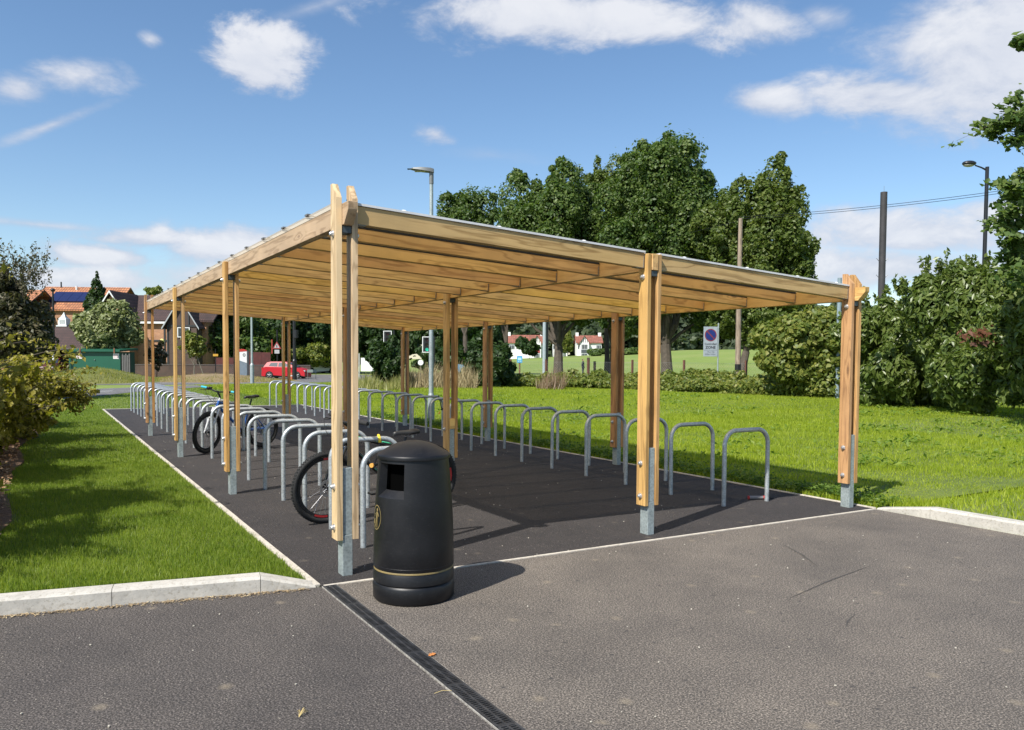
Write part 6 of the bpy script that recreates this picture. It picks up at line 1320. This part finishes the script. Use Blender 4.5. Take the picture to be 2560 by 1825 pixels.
# ------------------------------------------------------------------ cars
def car(loc, rz, col, label, Lc=3.95):
    e = empty('parked_car', loc, rz, label, 'car'); P_ = flat('car_paint_'+label[:5], col, .42, 0, .03, 1, 0, 0, .35); W2 = .86
    def arch(xc, n=7, r=.36): return [(xc+r*math.cos(a), .30+r*math.sin(a)) for a in [PI-PI*k/n for k in range(n+1)]]
    x1, x2 = .72, .72+2.5
    side = [(.0, .30), (.02, .22), (x1-.36, .20)]+arch(x1)+[(x2-.36, .20)]+arch(x2)+[(Lc-.02, .22), (Lc, .35), (Lc-.02, .62), (Lc-.16, .80), (Lc-.85, .97), (Lc-1.25, 1.0), (.35, 1.04), (.10, .95), (.02, .70)]
    m = MB(); n = len(side)
    rows = [(-W2+.06, .97), (-W2, 1.), (W2, 1.), (W2-.06, .97)]; vs = []
    for (y, k) in rows: vs += [(Lc/2+(x-Lc/2)*(k if abs(y) < W2 else 1) , y, z) for x, z in side]
    vs = []
    for (y, k) in ((-W2, 1.), (W2, 1.)): vs += [(x, y*(1-.10*max(0, (z-.5))), z) for x, z in side]
    m.add(vs, [tuple(range(n-1, -1, -1)), tuple(range(n, 2*n))]+[(i, (i+1) % n, n+(i+1) % n, n+i) for i in range(n)])
    bd = m.build('body', P_, e, ang=50)
    cab = [(.14, 1.00), (.42, 1.42), (.75, 1.50), (2.0, 1.50), (2.35, 1.43), (Lc-.92, .99)]
    m = MB(); n = len(cab); vs = []
    for s_ in (-1, 1): vs += [(x, s_*(W2-.07-.42*max(0, z-1.)), z) for x, z in cab]
    m.add(vs, [tuple(range(n-1, -1, -1)), tuple(range(n, 2*n))]+[(i, (i+1) % n, n+(i+1) % n, n+i) for i in range(n)]); m.build('cabin', P_, e, ang=50)
    def yv(z): return W2-.07-.42*max(0, z-1.)+.004
    for s_ in (-1, 1):
        for nm, poly in (('side_window', [(.62, 1.10), (.78, 1.40), (1.42, 1.42), (1.42, 1.06)]), ('side_window', [(1.50, 1.06), (1.50, 1.42), (2.08, 1.41), (2.62, 1.06)])):
            m = MB(); m.add([(x, s_*yv(z), z) for x, z in poly], [tuple(range(4))]); m.build(nm, GLASS, e, smooth=False)
        m = MB(); m.box((2.55, s_*(W2+.06), 1.04), (.16, .14, .11)); m.build('mirror', P_, e, bevel=.02)
    m = MB(); m.add([(2.40, -yv(1.42)+.06, 1.425), (2.40, yv(1.42)-.06, 1.425), (Lc-.94, yv(1.02)-.06, 1.01), (Lc-.94, -yv(1.02)+.06, 1.01)], [(0, 1, 2, 3)]); m.v = [(a+.012, b, c_+.010) for a, b, c_ in m.v]; m.build('windscreen', GLASS, e, smooth=False)
    m = MB(); m.add([(.18, -.66, 1.06), (.18, .66, 1.06), (.40, .60, 1.38), (.40, -.60, 1.38)], [(0, 1, 2, 3)]); m.v = [(a-.016, b, c_+.008) for a, b, c_ in m.v]; m.build('rear_window', GLASS, e, smooth=False)
    for s_ in (-1, 1):
        m = MB(); m.box((.03, s_*.72, .86), (.08, .20, .24)); m.build('tail_light', flat('tail_'+label[:4]+str(s_), (.4, .02, .015), .3), e, bevel=.015)
        m = MB(); m.box((Lc-.10, s_*.66, .68), (.20, .26, .14)); m.build('headlight', flat('head_'+label[:4]+str(s_), (.5, .52, .55), .2), e, bevel=.02)
        for xw in (x1, x2):
            w = MB().lathe([(.20, -.09), (.305, -.095), (.325, -.07), (.325, .07), (.305, .095), (.20, .09)], 24, (xw, s_*(W2-.09), .325), rot=Matrix.Rotation(PI/2, 3, 'X')).build('wheel', RUBBER, e)
            m = MB().lathe([(.0001, .02), (.05, .02), (.06, 0)], 16, (xw, s_*(W2-.01), .325), rot=Matrix.Rotation(PI/2*(1 if s_ < 0 else -1), 3, 'X')); m.lathe([(.19, .0), (.205, .015), (.215, 0)], 24, (xw, s_*(W2-.01), .325), rot=Matrix.Rotation(PI/2*(1 if s_ < 0 else -1), 3, 'X'))
            for k in range(5): a = 2*PI*k/5+.3; m.tube([(xw+.03*math.cos(a), s_*(W2+.0), .325+.03*math.sin(a)), (xw+.2*math.cos(a), s_*(W2-.01), .325+.2*math.sin(a))], [.035, .028], 6)
            m.build('rim', flat('rim_'+label[:4], (.30, .31, .32), .5, .2), w, ang=50); MB().tube([(xw, s_*(W2-.10), .325), (xw, s_*(W2-.05), .325)], .2, 20).build('rim_back', BLACKM, w)
    MB().b2((-.012, -.26, .52), (-.002, .26, .64)).build('number_plate', flat('plate_yellow', (.7, .55, .05), .5), e, smooth=False)
    MB().b2((.1, -W2+.1, .16), (Lc-.1, W2-.1, .32)).build('underbody', BLACKM, e, smooth=False)
    return e
a, b = gp(591, 842), gp(684, 844.5); a = base_at(590, d=63.5); rc = car((a[0], a[1], .004), -YAW-.10, (.40, .010, .018), 'shiny red hatchback on the road behind the shelter', 3.95); rc.scale = (.88, .88, .88)
a = base_at(741, d=86); car((a[0], a[1], .004), -YAW-PI/2-.75, (.75, .76, .76), 'white hatchback further along the road, right of the red one', 3.9)
a = base_at(142, d=77); car((a[0], a[1], .004), -YAW-PI/2+.1, (.07, .008, .012), 'dark red car in the shade of the garage', 3.9)

# ------------------------------------------------------------------ white houses beyond the field
def white_house(x0, x1, d, lab, gabs, ygr=787, yeave=762, yridge=746, wing=None):
    s = d/1792.; z0 = pt((x0+x1)/2, ygr, d)[2]-.6; e = frame_at('white_house', x0, d, lab, 'house', 0, z0); w = (x1-x0)*s; ze = pt(x0, yeave, d)[2]-z0; zr = pt(x0, yridge, d)[2]-z0
    MB().b2((0, 0, -1), (w, 8, ze)).build('wall', RENDER, e, smooth=False); gable_roof(0, w, 0, 8, ze, zr, T_RED, e, 'x', .4, .25)
    for (gx, gw) in gabs:
        c_ = (gx-x0)*s; g_ = gw*s; MB().b2((c_-g_, -1.2, -1), (c_+g_, -.001, ze)).build('wall', RENDER, e, smooth=False); MB().prism([(c_-g_, ze+.001), (c_+g_, ze+.001), (c_, zr-.2)], -1.2, 3, 'y').build('gable_wall', RENDER, e, smooth=False); gable_roof(c_-g_, c_+g_, -1.18, 4, ze, zr-.1, T_RED, e, 'y', .4, .2)
        for q in (-.5, -.17, .17, .5): MB().b2((c_+q*g_*1.2-.06, -1.26, ze), (c_+q*g_*1.2+.06, -1.201, ze+(zr-ze)*(1-abs(q)*1.2)*.8)).build('timber_stud', TIMB, e, smooth=False)
        window(e, c_-g_*.7, c_+g_*.7, ze-1.9, ze-.5, -1.201, 4); MB().b2((c_-g_*.72, -1.3, ze-2.9), (c_+g_*.72, -1.202, ze-2.0)).build('apron', flat('apron_%d' % gx, (.30, .04, .04) if gx < 1200 else (.06, .07, .08), .7), e, smooth=False); window(e, c_-g_*.7, c_+g_*.7, ze-4.3, ze-3.0, -1.201, 4)
    for q in (.12, .88): window(e, w*q-.7, w*q+.7, ze-1.9, ze-.7, -.001, 3)
    for q in (.03, .97): ch = MB().b2((w*q-.4, 3.4, ze), (w*q+.4, 4.3, zr+1.0)).build('chimney', RENDER, e, smooth=False)
    return e
white_house(1130, 1208, 226, 'left white house with red roof and red apron under the gable window', [(1194, 9)])
white_house(1232, 1262, 228, 'middle white house with a small timbered gable', [(1246, 6)], 786, 762, 748)
white_house(1284, 1338, 224, 'right white house with black-timbered gable and grey apron', [(1299, 10)], 786, 762, 747)
